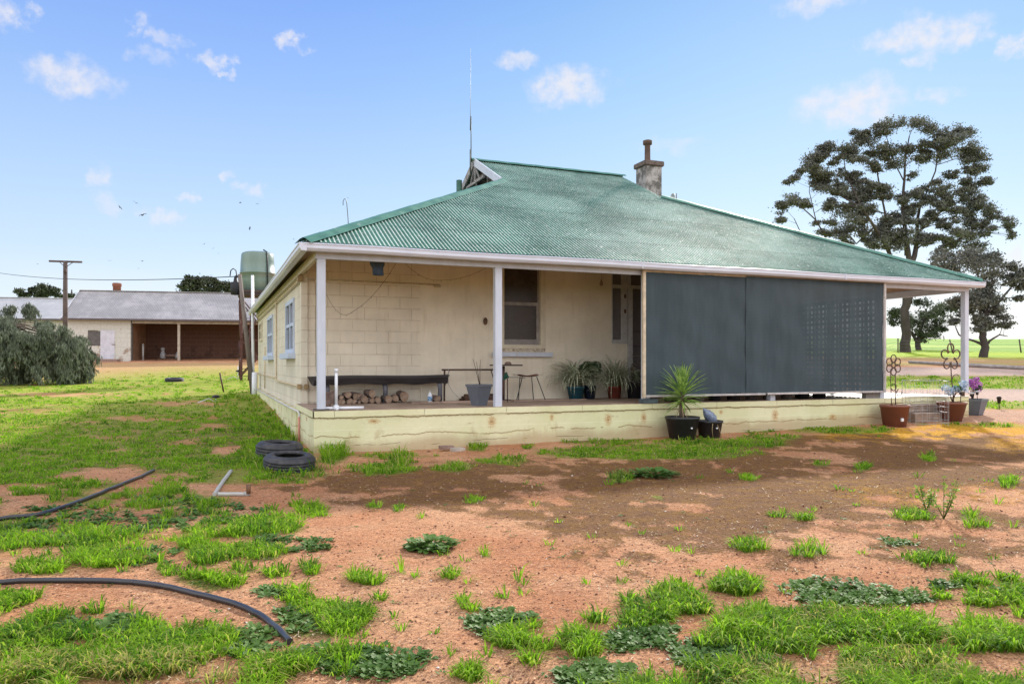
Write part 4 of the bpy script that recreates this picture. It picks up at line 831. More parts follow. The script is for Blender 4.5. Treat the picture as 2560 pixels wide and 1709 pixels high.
# green garden sprayer head
gc = onplane(*[1180 + .3189 * 278, 600 + .3189 * 1075], 1, 1.6); gcn = thing('hose_funnel', tuple(gc), 'dark green funnel on a long spout beside the second post', 'funnel')
mb = MB(); mb.lathe([(.018, 0), (.03, .03), (.085, .09), (.09, .10), (.08, .095), (.02, .03)], (0, 0, 0), 18); mb.v = [(gc[0] + .03 - v[2] * .8 + v[1] * .3, gc[1] + v[0], gc[2] + v[1] * .9 + v[2] * .3) for v in mb.v]; mb.build('funnel', mat('dark_green_plastic', (.015, .09, .06), .4), gcn)
MB().tube([gc + np.array([.03, 0, 0]), gc + np.array([.2, .02, .0]), gc + np.array([.42, .05, -.02])], .008, 6).build('spout', M_, gcn)
MB().tube([gc + np.array([.0, 0, -.02]), (gc[0] + .0, gc[1], D)], .012, 6).build('stem', BRP, gcn)
# potted plants against the wall
z3 = lambda x, y: (1180 + .3189 * x, 600 + .3189 * y)
def spider(par, c, n, L, seed, dark=False):
    random.seed(seed); mb = MB()
    for k in range(n): sword(mb, (c[0] + random.uniform(-.06, .06), c[1] + random.uniform(-.06, .06), c[2]), random.uniform(0, 6.28), R(random.uniform(25, 80)), L * random.uniform(.7, 1.25), .017, random.uniform(2.0, 3.6), 8)
    mb.build('leaves', leafmat('variegated_leaf', (.22, .28, .14), (.72, .76, .58), .45, .3, 30), par)
def leafball(par, c, r_, n, mt, sz=.05, name='foliage', flat=1.0, seed=1):
    random.seed(seed); mb = MB()
    for k in range(n):
        d = Vector((random.gauss(0, 1), random.gauss(0, 1), random.gauss(0, 1))).normalized(); p = Vector(c) + Vector((d.x, d.y, d.z * flat)) * r_ * random.uniform(.55, 1.05)
        a = (d + Vector((random.uniform(-.6, .6),) * 3)).normalized(); u_ = a.orthogonal().normalized(); v_ = a.cross(u_); th = random.uniform(0, 6.28); u_, v_ = u_ * math.cos(th) + v_ * math.sin(th), v_ * math.cos(th) - u_ * math.sin(th)
        mb.quad(p - u_ * sz, p - u_ * sz * .2 + v_ * sz * .5 + a * sz * .2, p + u_ * sz, p - u_ * sz * .2 - v_ * sz * .5 + a * sz * .2)
    return mb.build(name, mt, par)
PY = 2.12
P1 = (5.92, PY, D); a1 = thing('potted_plant', P1, 'variegated spider plant in a rounded teal pot left of the wall group', 'potted plant', 'potted plants against the veranda wall')
pot(a1, P1, .15, .20, .28, mat('teal_glazed_pot', (.03, .11, .15), .35, .2, 5), .03); spider(a1, (P1[0], P1[1], D + .27), 230, .86, 3)
P1b = (6.28, PY + .02, D); a2 = thing('potted_plant', P1b, 'round dark leafed topiary on a thin stem in a dark blue pot', 'potted plant', 'potted plants against the veranda wall')
pot(a2, P1b, .11, .15, .30, mat('dark_blue_pot', (.02, .03, .06), .4), .03); MB().tube([(P1b[0], PY, D + .26), (P1b[0] - .02, PY, D + .62)], .014, 6).build('stem', BARK, a2)
JL = leafmat('jade_leaf', (.045, .085, .04), (.09, .15, .07), .35, .15)
leafball(a2, (P1b[0] - .08, PY, D + .66), .18, 360, JL, .045, 'foliage', .95, 5); leafball(a2, (P1b[0] + .10, PY, D + .68), .17, 320, JL, .045, 'foliage', .9, 6)
mb = MB()
for k in range(26): sword(mb, (P1b[0] - .05, PY - .15, D + .18 + .10 * (k % 2)), k * 2.4, R(20), .13, .011, 1.2, 4)
mb.build('trailing_leaves', leafmat('pale_variegated', (.35, .42, .30), (.62, .66, .52), .5, .2, 30), a2)
P3 = (6.92, PY + .05, D); a3 = thing('potted_plant', P3, 'drooping spider plant in a red ribbed pot among the wall group', 'potted plant', 'potted plants against the veranda wall')
pot(a3, P3, .13, .17, .27, mat('red_clay_pot', (.28, .07, .05), .6), .03); spider(a3, (P3[0], PY, D + .26), 180, .92, 9)
P4 = (7.42, PY - .02, D); a4 = thing('potted_plant', P4, 'dark shrubby plant in a wide black pot next to the door', 'potted plant', 'potted plants against the veranda wall')
pot(a4, P4, .16, .20, .38, BLK, .04); leafball(a4, (P4[0] + .05, PY, D + .50), .15, 120, leafmat('grey_green_leaf', (.07, .12, .06), (.15, .20, .11), .5, .2), .035, 'foliage', 1, 8)
leafball(a4, (P4[0] - .05, PY, D + .62), .05, 60, mat('brown_seed_head', (.14, .09, .07)), .03, 'seed_head', 3.2, 10); MB().tube([(P4[0] - .02, PY, D + .36), (P4[0] - .05, PY, D + .6)], .008, 5).build('stem', BARK, a4)
random.seed(3)
# pots in the shade behind the screen
shp = [(7.35, .17, (.06, .05, .05), 'brown pot'), (8.02, .16, (.34, .31, .27), 'pale stone pot'), (8.45, .15, (.05, .05, .06), 'black pot'), (8.95, .17, (.07, .06, .06), 'dark grey pot'), (9.42, .15, (.18, .16, .15), 'grey brown pot'), (9.92, .16, (.32, .29, .27), 'pale grey pot'), (10.4, .14, (.22, .2, .19), 'mid grey pot'), (10.85, .18, (.03, .035, .04), 'wide black pot'), (11.35, .17, (.02, .025, .03), 'glossy black tub')]
ordn = ['below the yucca leaves', 'right of the yucca', 'beside the pale stone one', 'near the cloth seam', 'just left of the pale grey one', 'in the middle of the row', 'right of the middle', 'second from the right end', 'rightmost of the row']
for k_, (x_, r_, col_, lb) in enumerate(shp):
    c_ = (x_, .55, D); q = thing('shaded_pot', c_, lb + ' under the screen, ' + ordn[k_], 'pot', 'pots behind the shade screen'); nm = 'pot_glaze_%s' % lb.replace(' ', '_')
    pot(q, c_, r_ * .8, r_, .30 + .03 * (k_ % 3), mat(nm, col_, .6, .3, 8), .03)
# string lights
m, t = newmat('lamp_string_wire'); t.out(t.bsdf((.12, .08, .05), .6)); WIRE = m
def garland(pts, lb, n=22):
    g = thing('string_lights', tuple(pts[0][:3]), lb, 'string lights', 'string lights along the veranda'); P_ = []
    for a in range(len(pts) - 1):
        A, Bp, sg_ = pts[a][:3], pts[a + 1][:3], pts[a][3] if len(pts[a]) > 3 else 0
        for k in range(14): u = k / 14; P_.append((A[0] + (Bp[0] - A[0]) * u, A[1] + (Bp[1] - A[1]) * u, A[2] + (Bp[2] - A[2]) * u - 4 * sg_ * u * (1 - u)))
    P_.append(tuple(pts[-1][:3])); MB().tube(P_, .0035, 4).build('wire', WIRE, g); mb = MB()
    for k in range(2, len(P_) - 1, 3): p = P_[k]; mb.lathe([(.001, -.03), (.006, -.02), (.004, 0)], p, 5)
    mb.build('bulbs', mat('tiny_bulbs', (.35, .30, .22), .3), g)
def zp(x, y, d): p = onplane(*z2(x, y), 1, d); return [float(v) for v in p]
garland([zp(738, 545, 1.0) + [.18], zp(940, 690, 1.2) + [.12], zp(1290, 300, 1.2)], 'long looping string of tiny lights hanging before the block wall')
garland([zp(1360, 310, 1.3) + [.10], zp(1640, 440, 1.4) + [.06], zp(1990, 345, 1.4)], 'shallow string of tiny lights hanging left of the window')
garland([[.36, WY - .012, 3.1] + [0], [.35, WY - .012, 2.2, 0], [.36, WY - .012, 1.4, 0], [.42, WY - .02, .95, 0], [.52, WY - .05, D + .02]], 'string of tiny lights running down the corner pilaster')
# dark blue hanging cloth bag under the beam
hb_ = thing('hanging_bag', (1.12, .35, 3.3), 'dark blue sack hanging under the beam in the left bay', 'bag')
mb = MB(); sec = [(3.42, .14, .07), (3.33, .135, .075), (3.24, .13, .07), (3.19, .10, .055), (3.165, .098, .05), (3.06, .10, .05), (3.05, .07, .03)]
for z_, a, b_ in sec:
    for j in range(12): th = 2 * math.pi * j / 12; mb.v.append((1.12 + (3.42 - z_) * .08 + a * math.copysign(abs(math.cos(th)) ** .5, math.cos(th)), .35 + b_ * math.sin(th), z_))
for k in range(len(sec) - 1):
    for j in range(12): a = k * 12 + j; b2 = k * 12 + (j + 1) % 12; mb.f.append((a, b2, b2 + 12, a + 12)); mb.sm.append(True)
mb.f.append(tuple(range(72, 84))); mb.sm.append(False); mb.build('sack', mat('dark_blue_cloth', (.045, .07, .11), .7, .3, 10), hb_)

# ------------------------------------------------------------------ right end: flower stakes, pots, wire cage
TC = mat('terracotta_plastic', (.20, .080, .055), .55, .12, 5, (.30, .17, .13), 8, .64)
HS = mat('horseshoe_iron', (.10, .07, .055), .7, .4, 14, (.22, .13, .08), 10, .5, .5)
def ring(mb, c, r_, rad, a0=0, a1=2 * math.pi, sx=1, sz=1, rot=0, n=18):
    pts = []
    for k in range(n + 1):
        a = a0 + (a1 - a0) * k / n; u, v = r_ * sx * math.cos(a), r_ * sz * math.sin(a); pts.append((c[0] + u * math.cos(rot) - v * math.sin(rot), c[1], c[2] + u * math.sin(rot) + v * math.cos(rot)))
    mb.tube(pts, rad, 6)
q1 = (12.58, -.42, float(H(12.58, -.42)) - .01)
pr1 = thing('terracotta_pot', q1, 'terracotta coloured pot with a white sticker at the right foot of the screen', 'pot'); pot(pr1, q1, .235, .30, .48, TC, .05)
B(((q1[0] - .10, q1[1] - .275, q1[2] + .13), (q1[0] - .03, q1[1] - .24, q1[2] + .20)), bev=.005).build('sticker', WPL, pr1)
fl1 = thing('metal_flower', (q1[0], q1[1], q1[2] + .44), 'six petalled rusty ring flower on a rod in the left terracotta pot', 'garden ornament'); c_ = (12.55, q1[1], 1.47)
for k in range(6): mb = MB(); a = R(90 + 60 * k); ring(mb, (c_[0] + .14 * math.cos(a), c_[1], c_[2] + .14 * math.sin(a)), .085, .012, rot=a, sx=1.05, sz=.95); mb.build('petal', HS, fl1)
mb = MB(); ring(mb, c_, .07, .010); mb.build('centre_ring', HS, fl1); MB().tube([(c_[0] + .05, c_[1], c_[2] - .2), (c_[0] + .06, c_[1], q1[2] + .44)], .012, 6).build('stem', HS, fl1)
MB().tube([(c_[0] - .1, c_[1], c_[2] - .1), (c_[0] - .06, c_[1], q1[2] + .44)], .010, 6).build('stem', HS, fl1)
for (dx_, z_, s_) in ((-.01, .98, .9), (.16, .86, -1)): mb = MB(); ring(mb, (c_[0] + dx_, c_[1] - .01, z_), .075, .011, R(-150) if s_ > 0 else R(110), R(120) if s_ > 0 else R(370)); mb.build('leaf_ring', HS, fl1)
q2 = (14.45, -.36, float(H(14.45, -.36)) + .0)
pr2 = thing('terracotta_pot', q2, 'tapered terracotta pot holding pale blue artificial flowers near the corner post', 'pot'); pot(pr2, q2, .21, .31, .44, TC, .05)
fl2 = thing('metal_flower', (q2[0], q2[1], q2[2] + .44), 'five petalled horseshoe flower on a tall rod above the blue flowers', 'garden ornament'); c_ = (14.42, q2[1], 1.66)
for k in range(5): mb = MB(); a = R(90 + 72 * k); ring(mb, (c_[0] + .20 * math.cos(a), c_[1], c_[2] + .20 * math.sin(a)), .105, .016, R(-148), R(148), rot=a, sx=1.1, sz=.95); mb.build('horseshoe_petal', HS, fl2)
MB().tube([(c_[0], c_[1], c_[2] - .12), (c_[0] + .02, c_[1], 1.25), (c_[0] + .1, c_[1], q2[2] + .42)], .013, 6).build('stem', HS, fl2)
mb = MB(); ring(mb, (c_[0] + .18, c_[1], 1.12), .13, .010, R(60), R(170)); mb.build('leaf_ring', HS, fl2)
def blooms(name, c, lb, cen, col, mt, st_):
    g = thing(name, c, lb, 'flowers')
    for k, (dx_, dz_, r_) in enumerate(cen):
        MB().tube([c, (c[0] + dx_ * .4, c[1], c[2] + dz_ * .6), (c[0] + dx_, c[1] - .02, c[2] + dz_)], .007, 5).build('stem', BRP, g)
        leafball(g, (c[0] + dx_, c[1] - .02, c[2] + dz_), r_, 90, mt, .028, 'flower_head', .85, 20 + k)
    leafball(g, (c[0] + .12, c[1] - .03, c[2] + .32), .10, 26, leafmat('silk_leaf', (.05, .12, .05), (.08, .2, .08)), .05, 'leaves', .8, 50)
    return g
BLU = leafmat('blue_petals', (.32, .48, .72), (.62, .75, .88), .6, .3, 20); PUR = leafmat('purple_petals', (.42, .12, .50), (.66, .28, .68), .6, .3, 20)
blooms('artificial_flowers', (q2[0] + .02, q2[1], q2[2] + .44), 'pale blue artificial hydrangeas standing in the right terracotta pot', [(-.24, .32, .10), (-.10, .24, .11), (.06, .30, .10), (.18, .30, .09), (.36, .42, .11), (.32, .32, .09)], None, BLU, 0)
q3 = (15.98, .25, float(H(15.98, .25)) - .0)
pr3 = thing('square_planter', q3, 'square slate grey planter holding purple flowers right of the corner post', 'planter'); pot(pr3, q3, .19, .285, .40, GP, .06, True)
blooms('artificial_flowers', (q3[0], q3[1], q3[2] + .35), 'bright purple artificial flowers standing in the square grey planter', [(-.22, .42, .09), (-.12, .46, .09), (-.02, .44, .09), (.1, .52, .09), (.16, .40, .10), (.14, .30, .10), (.0, .36, .09)], None, PUR, 0)
SB = mat('black_solar_plastic', (.02, .02, .02), .3)
def solar(c, lb, h=.22):
    g = thing('solar_light', c, lb, 'solar light', 'solar garden lights'); MB().tube([c, (c[0], c[1], c[2] + h)], .009, 6).build('stake', SB, g)
    MB().lathe([(.02, h), (.07, h + .02), (.075, h + .035), (.02, h + .05)], c, 14).build('cap', mat('pale_cap', (.6, .62, .66)), g); MB().lathe([(.03, h - .05), (.035, h - .001)], c, 12).build('lens', SB, g)
solar((q3[0] - .16, q3[1] - .08, q3[2] + .35), 'left small solar light in the square grey planter', .16); solar((q3[0] + .02, q3[1] - .1, q3[2] + .35), 'right small solar light in the square grey planter', .20); solar((q2[0] + .30, q2[1], q2[2] + .44), 'small solar light at the right edge of the terracotta pot', .22)
q4 = gp(2000 + .3062 * 1625, 640 + .3062 * 1250); g = thing('garden_light', q4, 'black stake garden light in the grass right of the planters', 'garden light')
MB().tube([q4, (q4[0], q4[1], q4[2] + .2)], .012, 6).build('stake', SB, g); MB().lathe([(.035, .16), (.055, .30), (.07, .31), (.03, .35)], q4, 12).build('lantern', SB, g)
# wire cage
WG = mat('galvanised_wire', (.42, .44, .48), .4, .1, 6, metal=.5)
cg = thing('wire_cage', (13.9, -.55, float(H(13.9, -.55))), 'pale galvanised wire mesh cylinder standing before the veranda steps', 'wire cage')
mb = MB(); zc = float(H(13.9, -.55)); rc = .46
for z_ in (0.06, .13, .30, .42, .54, .70, .86, 1.0): mb.tube([(13.28 + rc * math.cos(a), -.62 + rc * math.sin(a), zc + z_ + .012 * math.sin(3 * a)) for a in np.linspace(0, 2 * math.pi, 33)], .0028 if z_ not in (.06, .7, 1.0) else .005, 4, False)
mb.build('hoops', WG, cg); mb = MB()
for k in range(22): a = 2 * math.pi * k / 22; mb.tube([(13.28 + rc * math.cos(a), -.62 + rc * math.sin(a), zc), (13.28 + (rc + .01) * math.cos(a + .03), -.62 + (rc + .01) * math.sin(a + .03), zc + 1.0)], .0024, 4, False)
mb.build('uprights', WG, cg)
# ------------------------------------------------------------------ tyres, pipes and bricks in the yard
m, t = newmat('tyre_rubber'); co = t.co(); n_ = t.noise(12, 5, co, .6); c = t.mix(t.mr(n_, .4, .7), (.022, .022, .027), (.055, .052, .055)); t.out(t.bsdf(c, .55, .4, 0, t.bump(n_, .2, .004))); TY = m
def tyre(c, Ro, wd, tilt, lb, group='old tyres in the grass'):
    g = thing('tyre', (0, 0, 0), lb, 'tyre', group); mb = MB(); prof = []
    n_ = 26
    for k in range(n_ + 1):
        a = math.pi * k / n_ ; cx_ = math.sin(a); cz_ = -math.cos(a)
        rr = Ro * (.60 + .40 * min(1, max(0, cx_) ** .55)) ; zz = wd / 2 * cz_ * (1 if abs(cz_) > .5 else 1)
        if cx_ > .80: rr = Ro * (1.0 - (.028 if (k % 3 == 0) else 0))
        prof.append((rr, zz))
    prof += [(Ro * .58, wd * .36), (Ro * .60, wd * .30), (Ro * .80, wd * .34), (Ro * .92, wd * .2), (Ro * .92, -wd * .2), (Ro * .80, -wd * .34), (Ro * .6, -wd * .3), (Ro * .58, -wd * .38)]
    seg = 48; i0 = 0
    for r_, z_ in prof:
        for j in range(seg): a = 2 * math.pi * j / seg; mb.v.append((r_ * math.cos(a), r_ * math.sin(a), z_ + wd / 2))
    n2 = len(prof)
    for k in range(n2):
        for j in range(seg): a = k * seg + j; b = k * seg + (j + 1) % seg; a2 = ((k + 1) % n2) * seg + j; b2 = ((k + 1) % n2) * seg + (j + 1) % seg; mb.f.append((a, b, b2, a2)); mb.sm.append(not (4 < k < 22))
    o = mb.build('casing', TY, g); g.location = c; g.rotation_euler = tilt; return g
tyre((-.58, -.35, float(H(-.58, -.35)) + .0), .365, .26, (R(2), R(3), 0), 'larger black tyre lying behind, beside the corner of the house base')
tyre((-.56, -1.80, float(H(-.56, -1.80)) + .0), .355, .23, (R(4), R(-4), 1), 'black tyre lying in front, half sunk in the lush grass')
p = gp(.2998 * 1455, 580 + .2998 * 1245); tyre((p[0], p[1], p[2] - .02), .42, .2, (R(3), 0, 0), 'distant tyre lying flat in the bright paddock grass', None)
POLY = mat('black_poly_pipe', (.030, .030, .036), .30, .15, 8, (.12, .10, .09), 12, .66, .1, spec=.5)
PIPEP = []
def gpipe(pts, rad, dz=0): 
    out = []; P_ = [np.array(gp(x * K, y * K)) for x, y in pts]
    for a in range(len(P_) - 1):
        p0 = P_[max(a - 1, 0)]; p1 = P_[a]; p2_ = P_[a + 1]; p3 = P_[min(a + 2, len(P_) - 1)]
        for k in range(5):
            u = k / 5; q = .5 * ((2 * p1) + (-p0 + p2_) * u + (2 * p0 - 5 * p1 + 4 * p2_ - p3) * u * u + (-p0 + 3 * p1 - 3 * p2_ + p3) * u ** 3); out.append(q)
    out.append(P_[-1]); PIPEP.extend([(q[0], q[1]) for q in out]); return [(q[0], q[1], float(H(q[0], q[1])) + rad * .9 + dz) for q in out]
tag(MB().tube(gpipe([(-120, 1345), (0, 1341), (120, 1336), (240, 1337), (340, 1345), (430, 1362), (510, 1382), (565, 1400), (610, 1425), (645, 1455), (665, 1478)], .019), .019, 12).build('poly_pipe', POLY), 'thick black poly pipe curving across the dirt in the left foreground', 'pipe')
tag(MB().tube(gpipe([(-120, 1210), (0, 1194), (80, 1185), (150, 1165), (230, 1135), (300, 1105), (353, 1081)], .022), .021, 12).build('poly_pipe', POLY), 'straight black poly pipe lying through the left lawn', 'pipe')
GPP = mat('grey_pvc', (.38, .37, .35), .5, .1, 5, (.28, .25, .22), 8, .6)
pv = thing('drain_pipe', gp(492 * K, 1135 * K), 'bent grey plastic drain pipe lying in the grass edge', 'pipe')
MB().tube(gpipe([(492, 1137), (508, 1113), (530, 1083)], .022), .024, 12).build('long_arm', GPP, pv); MB().tube(gpipe([(500, 1138), (530, 1137), (562, 1137)], .022), .024, 12).build('short_arm', GPP, pv)
MB().tube(gpipe([(560, 1137), (572, 1136)], .022), .030, 12).build('elbow', GPP, pv)
e_ = gpipe([(570, 1137), (573, 1136)], .03)[0]; MB().tube([e_, (e_[0], e_[1], e_[2] + .10)], .026, 10).build('upstand', RUST, pv)
BRK = mat('dull_brick', (.28, .19, .16), .9, .3, 12, (.42, .36, .32), 8, .55, .5)
for k_, (x_, y_, rz, l_, lb) in enumerate(((2.20, -.30, .1, .26, 'dark brick at the foot of the wall, behind the pale one'), (2.36, -.44, .35, .26, 'pale broken brick lying in front of the dark brick'))):
    o = B(((-l_ / 2, -.05, 0), (l_ / 2, .05, .06)), bev=.006).build('brick', BRK if k_ == 0 else mat('pale_brick', (.45, .40, .35), .9)); o.location = (x_, y_, float(H(x_, y_)) + (.03 if k_ == 0 else 0)); o.rotation_euler = (.05, .03, rz); tag(o, lb, 'brick')

# ------------------------------------------------------------------ left yard: poles, tank tower, sheds
def zon(px, py, Zd): return at(px, py, Zd)
WOODP = mat('grey_pole_wood', (.17, .14, .125), .85, .3, 5, (.28, .25, .23), 6, .55, .5, stretch=(1, 1, .2))
DKM = mat('dark_red_steel', (.085, .035, .03), .6, .3, 6, (.14, .07, .05), 6, .55)
bl = gp(632, 984); topp = zon(599, 686, 27.5)
lp = thing('leaning_pole', bl, 'leaning grey timber service pole beside the far end of the house', 'pole')
MB().tube([bl, tuple(topp)], [.09, .07], 12).build('shaft', WOODP, lp)
mb = MB(); ib = zon(589, 716, 27.5); mb.lathe([(.0, -.32), (.16, -.30), (.18, -.1), (.17, .12), (.08, .18), (.05, .34), (.02, .40)], tuple(ib), 12); mb.build('service_box', mat('black_box', (.02, .02, .025), .6), lp)
mb = MB(); tt = zon(594, 692, 27.5); mb.tube([zon(575, 690, 27.5), zon(577, 676, 27.5), zon(583, 671, 27.5), zon(590, 676, 27.5), zon(592, 692, 27.5), zon(590, 706, 27.5)], .02, 6); mb.tube([zon(588, 691, 27.5), zon(604, 691, 27.5)], .04, 6); mb.build('cable_loop', mat('black_box', (.02,) * 3), lp)
tpb = zon(163, 912, 46); tp_ = thing('power_pole', (float(tpb[0]), float(tpb[1]), float(H(tpb[0], tpb[1]))), 'dark timber power pole with a long cross arm above the weeping tree', 'pole')
DW = mat('dark_pole_wood', (.10, .075, .07), .85, .3, 4)
MB().tube([(tpb[0], tpb[1], float(H(tpb[0], tpb[1])) - .2), tuple(zon(163.5, 653, 46))], [.15, .12], 12).build('shaft', DW, tp_)
MB().tube([zon(123, 652.5, 46), zon(205, 655, 46)], .06, 6, smooth=False).build('cross_arm', DW, tp_)
for s_ in (-14, 18): MB().tube([zon(164 + s_, 656, 45.9), zon(164, 668, 45.9)], .02, 5).build('brace', DW, tp_)
MB().tube([zon(162, 673, 45.8), zon(162, 681, 45.8)], .09, 8).build('insulator', DW, tp_)
wp = []
A = np.array(zon(588, 691, 27.5)); Bv = np.array(zon(-60, 672, 60))
for k in range(41): u = k / 40; q = A + (Bv - A) * u; q[2] -= 4 * .42 * u * (1 - u); wp.append(tuple(q))
tag(MB().tube(wp, .016, 5).build('power_line', mat('black_box', (.02,) * 3)), 'sagging black power line running left from the leaning pole', 'cable')
# white vent pipe
b0 = (-.38, 15.2, float(H(-.38, 15.2))); vp_ = thing('vent_pipe', b0, 'tall white plastic vent pipe rising beside the far corner of the house', 'pipe')
b1 = zon(630, 982, 27.2); MB().tube([(b1[0] + .05, b1[1], b1[2] - .3), tuple(zon(632, 860, 27.2)), tuple(zon(631, 688, 27.2))], .05, 10).build('upright', WPL, vp_)
MB().tube([zon(636, 1000, 27), zon(637, 930, 27)], .10, 10).build('wide_base', WPL, vp_); MB().tube([zon(633, 768, 27.1), zon(633, 775, 27.1)], .075, 10).build('collar', WPL, vp_)
MB().tube([zon(628, 775, 27.1), zon(622, 780, 27.1), zon(634, 783, 27.1)], .012, 5).build('strap', WPL, vp_)
# tank on a steel tower
ZT = 37.0; tc = zon(644, 724, ZT); tx, ty, tz = tc
m, t = newmat('pale_green_tank'); co = t.co(); x, y, z = t.xyz(co); n_ = t.noise(1.5, 6, t.scale(co, (1, 1, .3)), .6)
c = t.mix(t.mr(n_, .35, .65), (.125, .185, .165), (.16, .225, .20)); t.out(t.bsdf(c, .32, .5, 0, t.bump(n_, .1, .01))); TK = m
gz_ = float(H(tx, ty)); tw = thing('tank_stand', (tx, ty, gz_), 'dark red steel lattice tower carrying the green water tank', 'tank stand')
for sx_, sy_ in ((-1, -1), (1, -1), (1, 1), (-1, 1)): B(((tx + sx_ * .78 - .05, ty + sy_ * .78 - .05, gz_ - .1), (tx + sx_ * .78 + .05, ty + sy_ * .78 + .05, tz - .36))).build('leg', DKM, tw)
for s_ in (-1, 1):
    for (za, zb) in ((gz_ + .2, gz_ + 1.9), (gz_ + 1.9, tz - .5)):
        for fl in (1, -1): MB().tube([(tx - .78 * fl, ty + s_ * .83, za), (tx + .78 * fl, ty + s_ * .83, zb)], .03, 5).build('brace', DKM, tw); MB().tube([(tx + s_ * .83, ty - .78 * fl, za), (tx + s_ * .83, ty + .78 * fl, zb)], .03, 5).build('brace', DKM, tw)
    MB().tube([(tx - .78, ty + s_ * .83, gz_ + 1.9), (tx + .78, ty + s_ * .83, gz_ + 1.9)], .03, 5).build('brace', DKM, tw)
B(((tx - .88, ty - .88, tz - .35), (tx + .88, ty + .88, tz - .20))).build('platform', mat('dark_platform', (.04, .03, .03)), tw)
mb = MB()
for k in range(7): mb.box((tx - .95, ty - .9 + k * .28, tz - .198), (tx + .95, ty - .72 + k * .28, tz - .10))
mb.build('decking', mat('dark_decking', (.07, .05, .045)), tw)
tn = thing('water_tank', (tx, ty, tz - .10), 'pale green plastic water tank standing on the steel tower', 'water tank')
MB().lathe([(.70, 0), (.74, .02), (.80, .55), (.815, .86), (.84, .87), (.84, .91), (.815, .92), (.79, 1.45), (.76, 1.80), (.72, 1.87), (.60, 1.92), (.001, 1.98)], (tx, ty, tz - .10), 40).build('shell', TK, tn)
rr_ = .80; dcx = -.42; MB().tube([(tx + .42, ty - .72, tz - .3), (tx + .42, ty - .76, tz + .7), (tx + .40, ty - .70, tz + 1.78), (tx + .25, ty - .5, tz + 1.9)], .035, 8).build('hose', mat('black_hose', (.02, .025, .025), .5), tn)
MB().tube([(tx + .52, ty - .78, tz + .0), (tx + .52, ty - .72, tz + .16)], .07, 8).build('valve', mat('black_hose', (.02, .025, .025), .5), tn)
lbx = zon(601, 935, 36); ld = thing('steel_ladder', (lbx[0], lbx[1], float(H(lbx[0], lbx[1]))), 'narrow rusty ladder leaning against the tank tower', 'ladder')
for s_ in (0, .35): MB().tube([(lbx[0] + s_, lbx[1], float(H(lbx[0], lbx[1]))), (lbx[0] + s_ + .15, lbx[1] + .7, tz - .9)], .025, 6).build('rail', DKM, ld)
for k in range(10): u = (k + .5) / 10; MB().tube([(lbx[0] + .15 * u, lbx[1] + .7 * u, gz_ + u * (tz - .9 - gz_)), (lbx[0] + .35 + .15 * u, lbx[1] + .7 * u, gz_ + u * (tz - .9 - gz_))], .015, 5).build('rung', DKM, ld)
# ---- sheds
ang = R(78); sdir = math.cos(ang) * fw + math.sin(ang) * rt
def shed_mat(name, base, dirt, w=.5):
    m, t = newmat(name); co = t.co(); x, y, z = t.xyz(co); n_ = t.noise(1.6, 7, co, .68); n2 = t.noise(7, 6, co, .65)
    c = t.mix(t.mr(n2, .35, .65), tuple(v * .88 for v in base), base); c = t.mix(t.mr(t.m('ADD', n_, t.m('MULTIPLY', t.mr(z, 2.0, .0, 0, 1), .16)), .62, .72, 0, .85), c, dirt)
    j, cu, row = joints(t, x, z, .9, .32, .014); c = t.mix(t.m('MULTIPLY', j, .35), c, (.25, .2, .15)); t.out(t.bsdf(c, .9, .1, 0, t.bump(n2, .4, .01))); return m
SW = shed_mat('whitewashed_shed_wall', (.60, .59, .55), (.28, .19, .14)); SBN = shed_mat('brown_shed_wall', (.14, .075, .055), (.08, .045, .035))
def shedroof(name, pale, dark, pitch=.12):
    m, t = newmat(name); co = t.co(); x, y, z = t.xyz(co); n_ = t.noise(.5, 6, co, .6); n2 = t.noise(3, 6, t.scale(co, (1, .2, 1)), .65); cr_ = t.m('SINE', t.m('MULTIPLY', x, 2 * math.pi / pitch))
    c = t.mix(t.mr(t.m('ADD', n_, t.m('MULTIPLY', n2, .5)), .6, .95), pale, dark); c = t.mix(t.mr(cr_, -.2, .9, 0, .35), c, (.55, .54, .56)); lap = t.m('ABSOLUTE', t.m('SUBTRACT', t.m('FRACT', t.m('DIVIDE', y, 1.5)), .5)); c = t.mix(t.mr(lap, .005, .02, .4, 0), c, (.15, .14, .14))
    t.out(t.bsdf(c, .55, .4, 0, t.bump(cr_, .5, .02))); return m
SR = shedroof('old_galvanised_roof', (.25, .235, .24), (.40, .375, .385)); SR2 = shedroof('pale_grey_shed_roof', (.33, .34, .35), (.42, .42, .43))
o0 = zon(168, 900, 52); o0[2] = 1.72
sh = thing('machinery_shed', (0, 0, 0), 'long open fronted farm shed with whitewashed end room and grey iron roof', 'shed')
EH = 3.02; DD = 3.3; RD = 5.15; Ls = 21
def sb(name, mt, *bx, par=None, bev=0): return B(*bx, bev=bev).build(name, mt, par or sh)
sb('end_room', SW, ((0, 0, -.3), (1.38, .25, EH)), ((1.38, 0, -.3), (2.22, .25, .98)), ((1.38, 0, 2.12), (3.22, .25, EH)), ((3.22, 0, -.3), (4.30, .25, EH)), ((0, .25, -.3), (.2, 6.5, EH)))
sb('reveal_wall', mat('tan_reveal', (.26, .145, .085), .8, .2, 2), ((4.05, .251, -.3), (4.30, 3.9, EH)))
sb('corner_strip', mat('dark_strip', (.10, .09, .08)), ((4.302, -.02, -.2), (4.40, .2, EH)))
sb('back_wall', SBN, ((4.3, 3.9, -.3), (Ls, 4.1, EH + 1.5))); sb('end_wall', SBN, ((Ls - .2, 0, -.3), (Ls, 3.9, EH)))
sb('earth_floor', mat('shed_floor', (.30, .15, .10), .95, .2, 2), ((4.3, -.1, -.2), (Ls, 3.9, .02)))
